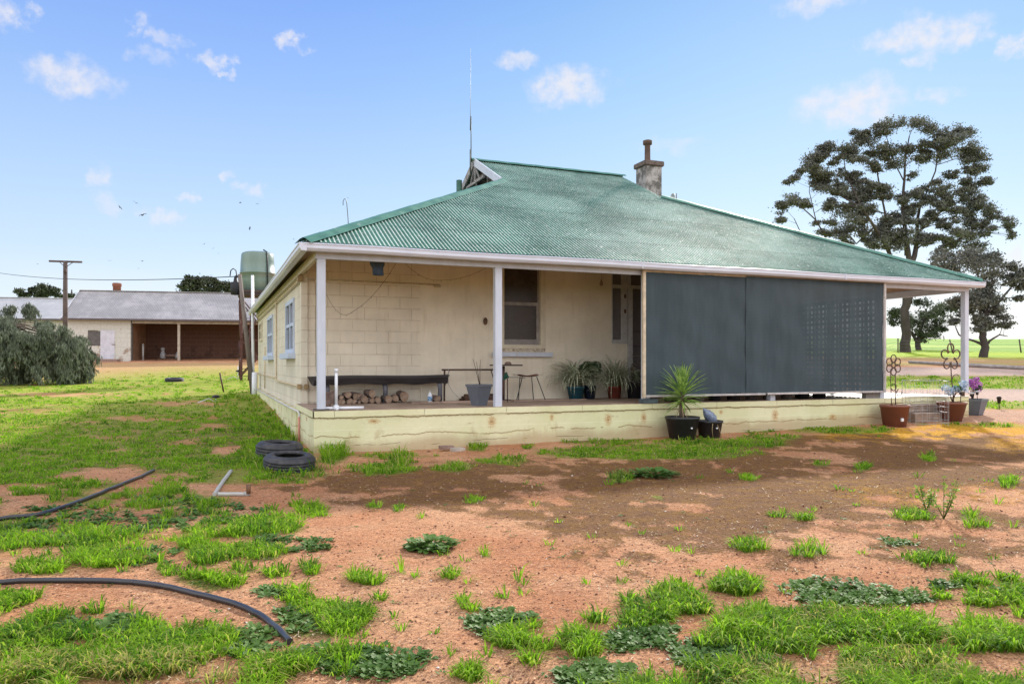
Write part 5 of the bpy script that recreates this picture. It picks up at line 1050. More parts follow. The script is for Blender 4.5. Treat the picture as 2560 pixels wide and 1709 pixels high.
sb('lintel', mat('pale_lintel', (.42, .37, .31), .8, .2, 5), ((4.4, -.06, 2.62), (Ls, .12, 2.80))); sb('lintel', mat('grey_lintel', (.20, .16, .14), .8, .2, 5), ((4.4, -.03, 2.802), (Ls, .10, EH)))
for x_ in (7.55, 14.6): sb('post', mat('pale_lintel', (.42, .37, .31)), ((x_, -.04, -.1), (x_ + .17, .12, 2.618)))
sb('step', mat('dull_brick', (.28, .19, .16)), ((2.0, -.5, -.3), (3.5, -.002, .1)))
dr_ = sb('door', mat('lavender_white_iron_door', (.60, .60, .68), .6, .12, 3, None, bump=.1), ((2.24, -.05, .11), (3.2, -.01, 2.11)))
mb = MB(); [mb.box((2.30 + k * .13, -.064, .13), (2.34 + k * .13, -.051, 2.10)) for k in range(7)]; mb.build('door_ribs', mat('lavender_white_iron_door', (.60, .60, .68)), dr_); sb('door_latch', RUST, ((3.02, -.08, 1.10), (3.24, -.066, 1.14)), par=dr_)
wn2 = sb('window', mat('white_window_frame', (.62, .62, .66), .6), ((1.36, -.03, .94), (2.24, .02, 1.02)), ((1.36, -.03, 2.08), (3.24, .02, 2.15))); sb('pane', mat('grey_mesh_pane', (.12, .11, .11), .5), ((1.38, .05, 1.02), (2.22, .07, 2.08)), par=wn2)
mb = MB(); ys_ = np.linspace(-.35, DD, 8)
mb.quad((-.25, -.35, EH - .12), (Ls, -.35, EH - .12), (Ls, DD, RD), (-.25, DD, RD)); mb.quad((-.25, DD, RD), (Ls, DD, RD), (Ls, 6.9, EH), (-.25, 6.9, EH)); mb.quad((-.25, -.35, EH - .16), (-.25, DD, RD - .04), (Ls, DD, RD - .04), (Ls, -.35, EH - .16)); mb.build('roof', SR, sh)
mb = MB(); mb.quad((.0, .0, EH - .2), (.0, 6.5, EH - .2), (.0, DD, RD - .15)); mb.build('gable', SW, sh); sb('barge_board', mat('white_barge', (.60, .60, .64), .6), ((0, 0, 0), (.01, .01, .01)))
bb = sh.children[-1]; mbb = MB(); bar(mbb, (-.28, -.37, EH - .12), (-.28, DD, RD + .03), .12, .05); me_ = bb.data; me_.clear_geometry(); me_.from_pydata(mbb.v, [], mbb.f)
sb('gutter', mat('dark_gutter', (.11, .09, .10), .6), ((-.25, -.47, EH - .22), (Ls, -.36, EH - .10))); sb('ridge_cap', SR, ((-.25, DD - .12, RD + .0), (Ls, DD + .12, RD + .05)))
MB().lathe([(.29, -.3), (.29, .36), (.33, .40), (.34, .58), (.31, .62), (.29, .64)], (2.25, DD + .4, RD), 20).build('chimney', mat('red_brick_chimney', (.24, .095, .065), .9, .25, 6, (.20, .08, .06), 4, .6), sh)
rotz = math.atan2(sdir[1], sdir[0]); sh.location = o0; sh.rotation_euler = (0, 0, rotz); sh.scale = (.945, 1, 1)
def loc_(o, x_, y_, z_):
    c_, s_ = math.cos(rotz), math.sin(rotz); x_ *= .945; o.location = (o0[0] + c_ * x_ - s_ * y_, o0[1] + s_ * x_ + c_ * y_, o0[2] + z_); o.rotation_euler = (0, 0, rotz)
# engine and a white post stored in the shed
eg = thing('old_engine', (0, 0, 0), 'small grey pump engine on the floor of the open shed', 'engine'); EM = mat('grey_engine_metal', (.36, .36, .38), .5, .3, 8, (.15, .12, .1), 8, .5)
MB().lathe([(.16, .15), (.2, .2), (.2, .5), (.14, .55), (.1, .75), (.15, .8), (.13, .92), (.05, .95)], (-.35, 0, 0), 14).build('cylinder', EM, eg); MB().lathe([(.12, .15), (.16, .2), (.15, .45), (.07, .5), (.07, .62)], (.65, 0, 0), 12).build('pump_head', EM, eg)
B(((-.7, -.2, 0), (.95, .2, .15)), bev=.02).build('bed', RUST, eg); MB().tube([(-.2, 0, .35), (.6, 0, .35)], .1, 10).build('shaft', mat('brown_clay', (.20, .13, .10)), eg); loc_(eg, 5.6 + .75, 2.2, .03)
wp_ = thing('white_post', (0, 0, 0), 'short white pipe standing against the shed reveal', 'post'); MB().tube([(0, 0, 0), (0, 0, 1.2)], .07, 10).build('pipe', mat('dull_white_pipe', (.62,) * 3), wp_); loc_(wp_, 4.6, 2.0, .03)
s2 = thing('far_shed', (0, 0, 0), 'low pale grey roofed shed left of the open shed', 'shed')
mb = MB(); mb.quad((-26, 0, 3.2), (4, 0, 3.2), (4, 4.6, 5.2), (-26, 4.6, 5.2)); mb.quad((-26, 4.6, 5.2), (4, 4.6, 5.2), (4, 9.2, 3.2), (-26, 9.2, 3.2)); mb.build('roof', SR2, s2)
B(((-26, .3, -.5), (4, .5, 3.2)), ((3.6, .5, -.5), (3.8, 8.8, 3.2))).build('wall', SW, s2); B(((-26, -.08, 3.05), (4, .0, 3.19))).build('gutter', mat('dark_gutter', (.11, .09, .10)), s2); B(((-26, 4.5, 5.2), (4, 4.7, 5.27))).build('ridge_cap', SR2, s2)
c2 = zon(185, 905, 62); s2.location = (c2[0], c2[1], 2.0); s2.rotation_euler = (0, 0, rotz)

# ------------------------------------------------------------------ small posts, sprinklers
def picket(pa, pb, r_, lb, name='steel_post', g='thin steel posts'):
    p = gp(*pa); Zd = (np.array(p) - CAM) @ fw; q = at(pb[0], pb[1], Zd); o = MB().tube([(p[0], p[1], p[2] - .1), tuple(q)], r_, 5).build(name, DKM); tag(o, lb, 'post', g); return o
picket((.2998 * 1870, 580 + .2998 * 1335), (.2998 * 1833, 580 + .2998 * 1172), .03, 'short leaning rusty post in the grass left of the leaning pole')
picket((.2998 * 412, 580 + .2998 * 1172), (.2998 * 425, 580 + .2998 * 1060), .045, 'short rusty post standing in front of the weeping tree')
def sprinkler(pa, lb, h=.32):
    p = gp(*pa); g = thing('sprinkler', p, lb, 'sprinkler', 'garden sprinklers'); k_ = ((np.array(p) - CAM) @ fw) / 20
    MB().tube([p, (p[0], p[1], p[2] + h * k_)], .012 * k_, 5).build('riser', WPL, g); MB().lathe([(.02, h), (.13, h + .03), (.10, h + .07), (.03, h + .10)], p, 10).build('head', mat('black_box', (.02,) * 3), g); 
    MB().tube([(p[0] - .5, p[1] - .2, float(H(p[0] - .5, p[1] - .2)) + .02), (p[0] - .2, p[1], p[2] + .12), p], .012, 5).build('hose', WPL, g)
sprinkler((.2998 * 1800, 580 + .2998 * 1418), 'nearer small sprinkler standing in the grass by the house', .12); sprinkler((.2998 * 1985, 580 + .2998 * 1225), 'farther small sprinkler standing left of the tank tower', .35)
# fence on the right paddock and fallen log
fn = thing('wire_fence', (0, 0, 0), 'sparse wire fence with thin weathered posts across the right paddock', 'fence'); pts = []
for (bx, by, tx_, ty_) in ((2214, 869, 2214, 856), (2245, 872, 2245, 845), (2382, 871, 2374, 848), (2553, 885, 2548, 848), (2640, 888, 2640, 850)):
    p = at(bx, by, 78); p[2] = float(H(p[0], p[1])); q = at(tx_, ty_, 78); MB().tube([(p[0], p[1], p[2] - .1), tuple(q)], .07, 6).build('post', DW, fn); pts.append(q)
for dz in (.25, .6, .95): MB().tube([tuple(p - np.array([0, 0, dz])) for p in pts], .012, 4).build('wire', M_, fn)
la = gp(2272, 909); lb_ = gp(2420, 917); lc = gp(2600, 926)
tag(MB().tube([(la[0], la[1], la[2] + .12), (lb_[0], lb_[1], lb_[2] + .12), (lc[0], lc[1], lc[2] + .12)], [.09, .12, .11], 8).build('fallen_pole', mat('silver_wood', (.30, .27, .26), .8, .3, 3)), 'long grey fallen pole lying across the track at the right', 'log')

# ------------------------------------------------------------------ birds
BD = mat('bird_feathers', (.05, .045, .05), .7)
def bird():
    g = thing('bird', (0, 0, 0), 'x', 'bird', 'birds in the left sky'); MB().tube([(-.16, 0, 0), (-.08, 0, .01), (.05, 0, .01), (.13, 0, .02), (.17, 0, .015)], [.012, .035, .04, .028, .006], 8).build('body', BD, g)
    for s_ in (-1, 1):
        mb = MB(); rows = [(0, .02, .07, -.06), (.14, .10, .08, -.05), (.27, .07, .05, -.05), (.38, .0, -.02, -.06)]
        for (w_, z_, f_, b_) in rows: mb.v += [(f_, s_ * w_, z_ + .006), (b_, s_ * w_, z_), (f_, s_ * w_, z_ - .003)]
        for k in range(3): a = k * 3; mb.f += [(a, a + 3, a + 4, a + 1), (a + 1, a + 4, a + 5, a + 2), (a + 2, a + 5, a + 3, a)]; mb.sm += [True] * 3
        mb.build('wing', BD, g)
    return g
bp_ = [(300, 519, 14, .5, 'bird flying low with raised wings, leftmost of the large three'), (340, 508, 17, .1, 'bird gliding flat, uppermost of the large three'), (357, 538, 22, 1.0, 'bird with arched wings, lowest and largest of the three'), (601, 507, 12, .6, 'dark bird right of centre above the tank, left of a pair'), (643, 510, 10, .2, 'faint bird right of the dark one above the tank'),
       (625, 571, 14, .9, 'small arched bird straight above the green tank'), (511, 610, 9, .4, 'tiny bird, highest of three left of the tank'), (533, 621, 7, .3, 'tiny bird, middle of three left of the tank'), (546, 634, 7, .7, 'tiny bird, lowest of three left of the tank'), (740, 636, 8, .4, 'tiny bird close to the left gutter'), (734, 598, 7, .2, 'speck of a bird above the left gutter corner'),
       (800, 581, 8, .5, 'tiny bird above the left roof corner'), (870, 494.5, 6, .3, 'tiny bird just above the hooked rod'), (274, 652, 11, .2, 'faint bird right of the power pole arm'), (356, 653, 10, .6, 'faint bird above the shed roof near the middle'), (94, 660, 6, .4, 'speck of a bird left of the power pole'), (346, 671, 6, .2, 'speck of a bird low over the shed chimney side'), (499, 684, 8, .5, 'small bird above the dark trees, left of two'), (528, 688, 9, .3, 'small bird above the dark trees, right of two')]
bd0 = bird()
for k_, (x_, y_, sz_, r_, lb) in enumerate(bp_):
    o = bd0 if k_ == 0 else copy_tree(bd0); Zd = 55; o.location = tuple(at(x_, y_, Zd)); s_ = sz_ * Zd / F / .72; o.scale = (s_,) * 3; o.rotation_euler = (random.uniform(-.6, .6), random.uniform(-.3, .3) , YAW + 1.2 * r_ + random.uniform(0, 2)); o['label'] = lb
# ------------------------------------------------------------------ trees
def leafcloud(P_, N_, size, m, name, par, asp=.55, hang=0.0):
    """one quad leaf (or leaf spray) per point, random orientation"""
    n = len(P_); a = rng.normal(size=(n, 3)); a /= np.linalg.norm(a, axis=1)[:, None]
    b = rng.normal(size=(n, 3)); 
    if hang: a = a * (1 - hang) + np.array([0, 0, -1.0]) * hang; a /= np.linalg.norm(a, axis=1)[:, None]
    b -= (b * a).sum(1)[:, None] * a; b /= np.linalg.norm(b, axis=1)[:, None]
    s = size * (.6 + .8 * rng.random(n))[:, None]
    V = np.stack([P_ - a * s * .5, P_ + b * s * asp * .5, P_ + a * s * .5, P_ - b * s * asp * .5], 1).reshape(-1, 3)
    Fi = np.arange(n * 4).reshape(n, 4)
    return npmesh(name, V, Fi, m, par)
def crownmat(name, c1, c2, tl=.18):
    m, t = newmat(name); co = t.co(); n_ = t.noise(.9, 3, co, .6); n2 = t.noise(6, 3, co)
    c = t.mix(t.mr(n_, .35, .65), c1, c2); c = t.mix(t.mr(n2, .4, .7, 0, .5), c, tuple(min(1, v * 1.6) for v in c2))
    b_ = t.bsdf(c, .6, .25); tr = t.n('ShaderNodeBsdfTranslucent', {'Color': c}).outputs[0]; x_ = t.n('ShaderNodeMixShader', {0: tl}); t.l.new(b_, x_.inputs[1]); t.l.new(tr, x_.inputs[2]); t.out(x_.outputs[0]); return m
GUMB = mat('gum_bark', (.065, .052, .05), .9, .35, 1.2, (.13, .11, .105), .8, .55, .6, 4, .05, stretch=(1, 1, .3))
def tree(name, lb, Zd, base, limbs, clumps, cmat, dens=1.0, lsz=.22, depth=.9, T=(1, 0, 0), seed=1, cat='tree', tr0=None, group=None):
    """limbs: lists of (px, py, radius px, depth offset m); clumps: (px, py, rx, ry) in picture pixels at distance Zd"""
    random.seed(seed); k = Zd / F
    def W_(x, y, dz=0): return at(x, y, Zd + dz) if False else CAM + Zd * ray(x, y) + fw * dz
    bx = W_(*base); gz__ = float(H(bx[0], bx[1])); root = thing(name, (bx[0], bx[1], gz__), lb, cat, group)
    mbs = MB(); nodes = []
    for L_ in limbs:
        P_ = [W_(p[0], p[1], p[3] if len(p) > 3 else 0) for p in L_]; rr = [p[2] * k for p in L_]
        if L_ is limbs[0]: P_[0][2] = gz__ - .3
        Q = []; Rr = []
        for a in range(len(P_) - 1):
            for s in range(4): u = s / 4; q = P_[a] * (1 - u) + P_[a + 1] * u + np.array([random.uniform(-1, 1), random.uniform(-1, 1), 0]) * rr[a] * .25; Q.append(q); Rr.append(rr[a] * (1 - u) + rr[a + 1] * u)
        Q.append(P_[-1]); Rr.append(rr[-1]); mbs.tube(Q, Rr, 9)
        for q, r_ in zip(Q, Rr): nodes.append((np.array(q), r_))
    nodes_a = np.array([n[0] for n in nodes]); rads = np.array([n[1] for n in nodes])
    pts = []
    for (cx, cy, rx, ry) in clumps:
        dz = random.gauss(0, 1) * rx * k * .5 * depth * 2 if depth else 0
        c = W_(cx, cy, dz); RX = rx * k; RY = ry * k
        # branch from the nearest lower limb node
        d = nodes_a - c; dist = np.linalg.norm(d, axis=1) + np.where(d[:, 2] > -.2 * RX, 3.5, 0) * 3; j = int(np.argmin(dist)); a = nodes_a[j]; r0 = min(rads[j] * .55, .16 + .0 * Zd)
        mid = a * .45 + c * .55 + np.array([0, 0, .08 * np.linalg.norm(c - a)]); mbs.tube([a, a * .75 + mid * .25 + np.array([0, 0, -.02]), mid, c], [r0, r0 * .8, r0 * .55, r0 * .2], 6)
        nsub = max(6, int(rx * ry / 60)); 
        for s in range(nsub):
            th = random.random() * 6.283; rr_ = random.random() ** .6 * random.choice((.8, 1, 1.3)); e = random.uniform(-1, 1)
            sc = c + rt * math.cos(th) * rr_ * RX + np.array([0, 0, 1]) * math.sin(th) * rr_ * RY + fw * e * (RX + RY) * .35
            if random.random() < .5: mbs.tube([mid, (mid + sc) / 2 + np.array([0, 0, .1 * RY]), sc], [r0 * .35, r0 * .25, r0 * .1], 4)
            n = int(54 * dens * random.uniform(.25, 1.3)); sr = (.40 * min(RX, RY * 1.4) + .16) * random.uniform(.6, 1.2)
            g = rng.normal(size=(n, 3)) * np.array([sr * .76, sr * .76, sr * .42]); pts.append(sc + g)
    mbs.build('trunk', GUMB, root); P_ = np.concatenate(pts); leafcloud(P_, None, lsz, cmat, 'crown', root); random.seed(seed + 100); return root
z6 = lambda x, y: (1880 + .4208 * x, 260 + .4208 * y)
def zc(L): return [(*z6(c[0], c[1]), c[2] * .4208, c[3] * .4208) for c in L]
GUM = crownmat('gum_leaves', (.088, .091, .082), (.15, .153, .135), .18)
big = [(830,140,90,26),(940,140,90,22),(1010,165,60,28),(700,200,60,34),(660,225,30,25),(620,165,18,8),(760,165,50,24),(1080,190,70,28),(1180,190,60,26),(1220,200,45,40),(1290,290,75,30),(1330,300,50,30),(1370,360,26,40),(1310,370,40,26),(1150,255,70,30),(1110,300,50,26),(1020,250,60,16),(900,300,50,40),(860,250,70,18),(765,300,34,22),(750,280,36,24),
 (560,275,60,22),(600,290,40,26),(470,265,36,14),(430,280,26,22),(395,310,36,20),(450,350,60,12),(500,345,34,14),(650,350,60,20),(610,330,34,20),(365,345,26,16),(330,395,50,20),(380,420,50,18),(290,405,24,14),(215,465,26,16),(245,450,22,10),(430,440,24,12),(720,385,36,16),(600,425,56,16),(560,405,34,16),(640,440,30,14),(300,545,70,22),(220,570,56,22),(350,560,60,22),(260,590,60,24),(490,505,70,26),(540,530,50,20),(650,475,60,22),(700,500,46,22),(750,510,40,20),(780,550,40,22),(410,520,40,18),(400,480,30,14),(180,615,26,34),(170,690,16,16),(160,600,12,14),
 (570,620,60,34),(560,680,50,30),(650,625,56,34),(690,620,30,26),(660,680,46,26),(470,600,36,20),(600,720,60,30),(470,700,30,18),(500,760,40,18),(450,760,26,12),(540,790,30,22),(800,690,36,26),(850,665,40,16),(900,650,40,16),(830,760,50,26),(870,790,46,30),(740,760,40,26),(750,820,46,26),(820,840,40,20),(700,800,30,20),(900,560,20,40),(950,545,30,18),(905,700,30,26),(1060,490,46,16),(1100,510,40,20),(1050,560,26,16),(1160,530,46,18),(1210,540,40,18),(1270,535,46,14),(1320,490,26,14),(1300,575,30,20),(1100,590,46,18),(1160,610,44,20),(1230,630,60,24),(1270,650,40,20),(1350,600,36,20),(1400,620,46,24),(1450,650,40,24),(1490,690,30,26),(1515,740,20,26),(1530,780,12,20),(1390,740,40,24),(1350,770,40,20),(1140,690,50,16),(1080,650,30,14),(1180,720,34,14),(1150,780,50,22),(1180,830,30,16),(1060,810,36,20),(1020,780,26,16),(1280,740,30,16),(1310,800,46,26),(1350,840,34,24),(1240,770,20,12),(880,840,30,20),(1000,700,30,18),(960,620,26,14),(1190,430,16,10),(1405,450,8,10),(680,560,30,14),(620,560,30,12),(830,360,22,16),(1000,330,26,26),(960,420,14,20)]
random.seed(77); big += [(c[0] + random.uniform(-60, 60), c[1] + random.uniform(-34, 34), random.uniform(18, 34), random.uniform(9, 16)) for c in big if 300 < c[0] < 1450 for _ in range(2) if random.random() < .62]
big = [(c[0], c[1], c[2] * 1.22, c[3] * 1.25) for c in big]
k4 = .4208
def L6(L): return [(*z6(p[0], p[1]), p[2] * k4, p[3] if len(p) > 3 else 0) for p in L]
limbs = [L6([(914, 1478, 34), (912, 1400, 27), (910, 1250, 25), (914, 1140, 23), (922, 1040, 20), (930, 930, 16), (925, 820, 12)]),
 L6([(925, 900, 15), (905, 760, 12), (897, 600, 9), (905, 460, 7), (912, 330, 5), (935, 190, 3)]), L6([(930, 980, 18), (968, 900, 15), (1010, 760, 11, 1), (1050, 620, 8, 2), (1080, 500, 5, 2)]), L6([(1010, 760, 9, 1), (1120, 640, 7, 0), (1200, 590, 4), (1290, 560, 3)]), L6([(1050, 620, 5, 2), (1090, 400, 4), (1110, 250, 3)]),
 L6([(918, 1090, 20), (850, 960, 14), (800, 850, 11), (700, 740, 8, -1), (600, 640, 6, -2), (520, 540, 4)]), L6([(700, 740, 6, -1), (620, 830, 4), (560, 760, 4)]), L6([(800, 850, 8), (790, 650, 6), (760, 500, 5), (730, 330, 3), (690, 240, 2)]), L6([(600, 640, 4, -2), (560, 420, 3), (540, 300, 2)]), L6([(850, 960, 10), (640, 900, 7, 1), (470, 800, 5, 1), (380, 690, 4), (270, 590, 3)]), L6([(470, 800, 4, 1), (350, 780, 3, 2), (250, 680, 2)]), L6([(380, 690, 3), (340, 520, 2), (350, 420, 2)]),
 L6([(925, 1180, 20), (1000, 1060, 13, 1), (1120, 930, 9, 1), (1220, 820, 6), (1320, 740, 4), (1430, 660, 3)]), L6([(1120, 930, 7, 1), (1190, 840, 5, 1), (1260, 780, 4)]), L6([(905, 460, 4), (850, 360, 3), (800, 200, 2)]), L6([(1110, 250, 2), (1200, 240, 2), (1300, 320, 2)]), L6([(912, 330, 3), (1000, 240, 2), (1060, 200, 2)])]
tree('gum_tree', 'tall spreading gum tree with layered dark crown behind the right end of the roof', 80, (z6(914, 1478)[0], 884), limbs, zc(big), GUM, 2.3, .21, .8, seed=5)
t2 = [(1180,920,100,36),(1120,950,60,24),(1240,900,60,30),(1280,970,70,40),(1210,980,60,24),(1350,880,46,36),(1330,930,40,30),(1440,910,46,26),(1470,940,40,22),(1490,965,30,16),(1540,1010,50,22),(1580,1040,36,30),(1600,1000,20,20),(1600,1090,20,14),(1530,1070,34,16),(1400,1030,40,20),(1380,1080,50,34),(1420,1120,50,30),(1350,1150,60,36),(1440,1180,56,34),(1380,1210,60,34),(1460,1250,44,30),(1490,1280,30,20),(1330,1280,26,26),(1400,1290,40,26),(1250,1160,50,24),(1210,1200,50,26),(1180,1170,40,18),(1240,1230,40,22),(1300,1190,30,24),(1200,1290,20,12),(1350,1330,20,14),(1430,1320,24,14),(1500,1320,20,12),(1580,1150,12,16)]
limbs2 = [L6([(1382, 1500, 27), (1378, 1420, 20), (1372, 1350, 19), (1385, 1260, 15), (1400, 1180, 11), (1420, 1080, 7), (1440, 960, 4)]), L6([(1376, 1380, 14), (1340, 1300, 9), (1300, 1220, 7), (1240, 1160, 4)]), L6([(1385, 1260, 10), (1470, 1170, 8), (1530, 1100, 5), (1580, 1040, 3)]), L6([(1372, 1350, 10), (1350, 1150, 8), (1340, 1000, 5), (1290, 920, 3)]), L6([(1350, 1150, 5), (1240, 1000, 4), (1170, 940, 2)]),
 L6([(1376, 1432, 10), (1330, 1410, 7), (1260, 1390, 5), (1230, 1370, 4), (1200, 1300, 2)]), L6([(1390, 1430, 9), (1420, 1400, 6), (1470, 1370, 4), (1520, 1380, 2)]), L6([(1440, 1060, 4), (1500, 970, 2)])]
tree('gum_tree', 'smaller gum tree with crooked bare lower branches right of the corner post', 60, (z6(1382, 1500)[0], 892), limbs2, zc([(c[0], c[1], c[2] * 1.1, c[3] * 1.15) for c in t2]), GUM, 2.1, .19, .8, seed=8)
t3 = [(1050,1180,60,26),(1100,1200,60,30),(1010,1240,60,36),(1080,1260,70,36),(1140,1240,50,26),(1180,1220,30,18),(1130,1290,50,26),(1020,1310,50,34),(1080,1330,50,30),(990,1360,40,26),(1060,1370,40,20),(1120,1340,30,16),(860,1230,50,30),(820,1240,34,16),(850,1280,50,24),(890,1300,40,26),(830,1300,26,12),(1020,1400,30,14),(970,1290,40,30)]
tree('evergreen_tree', 'dense low evergreen tree behind the big gum trunk', 92, (z6(985, 1445)[0], 876), [L6([(985, 1445, 18), (990, 1400, 14), (1010, 1320, 9), (1040, 1240, 5)]), L6([(985, 1420, 12), (950, 1360, 7), (880, 1290, 4)]), L6([(1000, 1400, 8), (1080, 1330, 5)])], zc(t3), crownmat('evergreen_leaves', (.045, .055, .035), (.085, .10, .06)), 2.2, .24, .9, seed=12)
# trees beyond the sheds
DT = crownmat('far_tree_leaves', (.035, .042, .026), (.07, .08, .05))
z1 = lambda x, y: (.2998 * x, 580 + .2998 * y)
def z1c(L): return [(*z1(c[0], c[1]), c[2] * .2998, c[3] * .2998) for c in L]
def z1l(L): return [(*z1(p[0], p[1]), p[2] * .2998) for p in L]
far = lambda lb, base, cl_, Zd, sd: tree('distant_tree', lb, Zd, (z1(base, 0)[0], 880), [z1l([(base, 1000, 12), (base, 600, 9), (base + 8, 480, 5)])], z1c(cl_), DT, 1.4, .3, .8, seed=sd, group='distant trees beyond the sheds')
far('round dark distant tree, left half of the pair above the long roof', 1590, [(1560,420,50,30),(1620,410,40,26),(1530,460,40,24),(1600,460,60,26),(1660,430,34,26),(1580,395,30,14),(1640,390,20,12),(1560,500,60,26),(1640,490,50,30)], 85, 21)
far('round dark distant tree, right half of the pair above the long roof', 1770, [(1740,410,50,26),(1800,420,60,26),(1850,440,40,24),(1720,450,40,26),(1780,470,70,26),(1860,480,40,20),(1930,460,24,22),(1760,395,30,14),(1930,490,26,16),(1800,500,60,26)], 88, 22)
far('wide dark distant tree behind the far shed roof', 370, [(400,470,50,24),(440,490,44,26),(370,480,40,24),(320,500,50,20),(420,510,60,22),(340,530,60,16),(470,500,20,30)], 95, 23)
far('small dark distant tree at the left of the far shed roof', 230, [(210,500,34,16),(190,520,34,14),(240,520,24,12),(280,465,24,18),(262,480,10,18)], 95, 24)
far('low distant tree between the power pole and the long roof', 590, [(520,535,30,9),(580,535,40,9),(620,530,16,9),(560,540,60,9)], 110, 25)
# weeping tree at the left edge
random.seed(31); WC = crownmat('weeping_needles', (.085, .105, .072), (.155, .18, .125), .15)
Zw = 33.0; wb = at(-40, 950, Zw); wz = float(H(wb[0], wb[1])); wt = thing('weeping_tree', (wb[0], wb[1], wz), 'low spreading grey green weeping conifer at the left edge', 'tree')
def wt_top(px): return np.interp(px, [-200, -60, 20, 60, 110, 150, 200, 232], [745, 742, 765, 795, 808, 835, 848, 875])
def wt_bot(px): return np.interp(px, [-200, -60, 20, 50, 90, 130, 180, 200, 232], [975, 975, 965, 945, 925, 935, 935, 905, 885])
mbs = MB(); mbs.tube([(wb[0], wb[1], wz - .2), tuple(at(-40, 850, Zw)), tuple(at(-45, 790, Zw))], [.3, .22, .12], 10); PP = []; AA_ = []
for k in range(260):
    px_ = random.uniform(-230, 186); top_ = wt_top(px_) + 16 * math.sin(px_ * .07) + random.uniform(-4, 14); bot_ = wt_bot(px_); dz = random.uniform(-2.2, 2.6) * (1 - max(0, px_) / 300); f_ = random.random() * .88
    s = at(px_, top_ + (bot_ - top_) * f_ + random.uniform(0, 14), Zw) + fw * dz
    trunkp = at(-42, 800 + random.uniform(0, 60), Zw)
    if k % 3 == 0: mid = (s + trunkp) / 2 + np.array([0, 0, .35]); mbs.tube([trunkp, mid, s], [.06, .035, .012], 5)
    out = np.sign(px_ + 40) * rt * .9 + np.array([0, 0, .1])
    for j in range(16):     # hanging sprays arching out and down from the bough tip
        L = random.uniform(.5, 1.25) * (.6 + .4 * random.random()); d0 = out * random.uniform(.2, 1) + rt * random.uniform(-.5, .5) + fw * random.uniform(-.8, .6); n = 46
        u = rng.random(n); P_ = s + np.outer(u, d0) * .55 + np.array([0, 0, 1]) * (.22 * u - L * u ** 1.8)[:, None]; P_ += rng.normal(size=(n, 3)) * (.035 + .05 * (1 - u))[:, None]; PP.append(P_)
mbs.build('trunk', BARK, wt); leafcloud(np.concatenate(PP), None, .19, WC, 'crown', wt, .20, .70)
# ------------------------------------------------------------------ grass, weeds, clods
def bladesheet(name, lb, B_, dirx, diry, L, Wd, lean, m, n3=True, kind='stuff', attrs=None):
    """B_: base points; every blade is a bent strip of 5 points"""
    n = len(B_); d = np.stack([dirx, diry, np.zeros(n)], 1); s = np.stack([-diry, dirx, np.zeros(n)], 1)
    th = rng.random(n) * 6.283; sx = np.stack([np.cos(th), np.sin(th), np.zeros(n)], 1)
    s = np.where((rng.random(n) < .5)[:, None], s, sx)
    upv = np.array([0, 0, 1.0]); l = lean[:, None]; L_ = L[:, None]; W_ = Wd[:, None]
    m1 = B_ + (d * l * .35 + upv * .62) * L_; tip = B_ + (d * l + upv * np.sqrt(np.clip(1 - (l * .8) ** 2, .15, 1)) * .95) * L_
    V = np.stack([B_ - s * W_ * .5, B_ + s * W_ * .5, m1 + s * W_ * .42, m1 - s * W_ * .42, tip], 1).reshape(-1, 3)
    i = np.arange(n)[:, None] * 5
    me = bpy.data.meshes.new(name); me.vertices.add(n * 5); me.vertices.foreach_set('co', V.astype(np.float32).ravel())
    idx = np.concatenate([i + 0, i + 1, i + 2, i + 3, i + 3, i + 2, i + 4], 1); me.loops.add(n * 7); me.loops.foreach_set('vertex_index', idx.astype(np.int32).ravel())
    st = np.stack([np.arange(n) * 7, np.arange(n) * 7 + 4], 1).ravel(); me.polygons.add(2 * n); me.polygons.foreach_set('loop_start', st.astype(np.int32)); me.update(calc_edges=True)
    r_ = np.repeat(rng.random(n), 5); a = me.attributes.new('rnd', 'FLOAT', 'POINT'); a.data.foreach_set('value', r_.astype(np.float32))
    for k, v in (attrs or {}).items(): a = me.attributes.new(k, 'FLOAT', 'POINT'); a.data.foreach_set('value', np.repeat(v, 5).astype(np.float32))
    me.materials.append(m); o = bpy.data.objects.new(name, me); COL.objects.link(o); tag(o, lb, kind=kind); return o
m, t = newmat('grass_blades'); co = t.n('ShaderNodeNewGeometry').outputs['Position']
rn = t.n('ShaderNodeAttribute', attribute_name='rnd').outputs['Fac']; dy = t.n('ShaderNodeAttribute', attribute_name='dry').outputs['Fac']; n_ = t.noise(1.1, 4, co, .6)
n2_ = t.noise(4.5, 3, co); c = t.mix(t.mr(t.m('ADD', t.m('MULTIPLY', n_, .6), t.m('MULTIPLY', n2_, .4)), .38, .62), (.05, .135, .018), (.20, .34, .025)); c = t.mix(t.mr(rn, .25, 1.0, 0, .8, False), c, (.33, .49, .04)); c = t.mix(t.mr(t.m('ADD', rn, t.m('MULTIPLY', dy, .8)), .88, 1.0, 0, .9), c, (.46, .38, .16))
b_ = t.bsdf(c, .75, .12); tr = t.n('ShaderNodeBsdfTranslucent', {'Color': t.mix(1, c, (1.15, 1.4, .65), 'MULTIPLY')}).outputs[0]; x_ = t.n('ShaderNodeMixShader', {0: .52}); t.l.new(b_, x_.inputs[1]); t.l.new(tr, x_.inputs[2]); t.out(x_.outputs[0]); GR = m
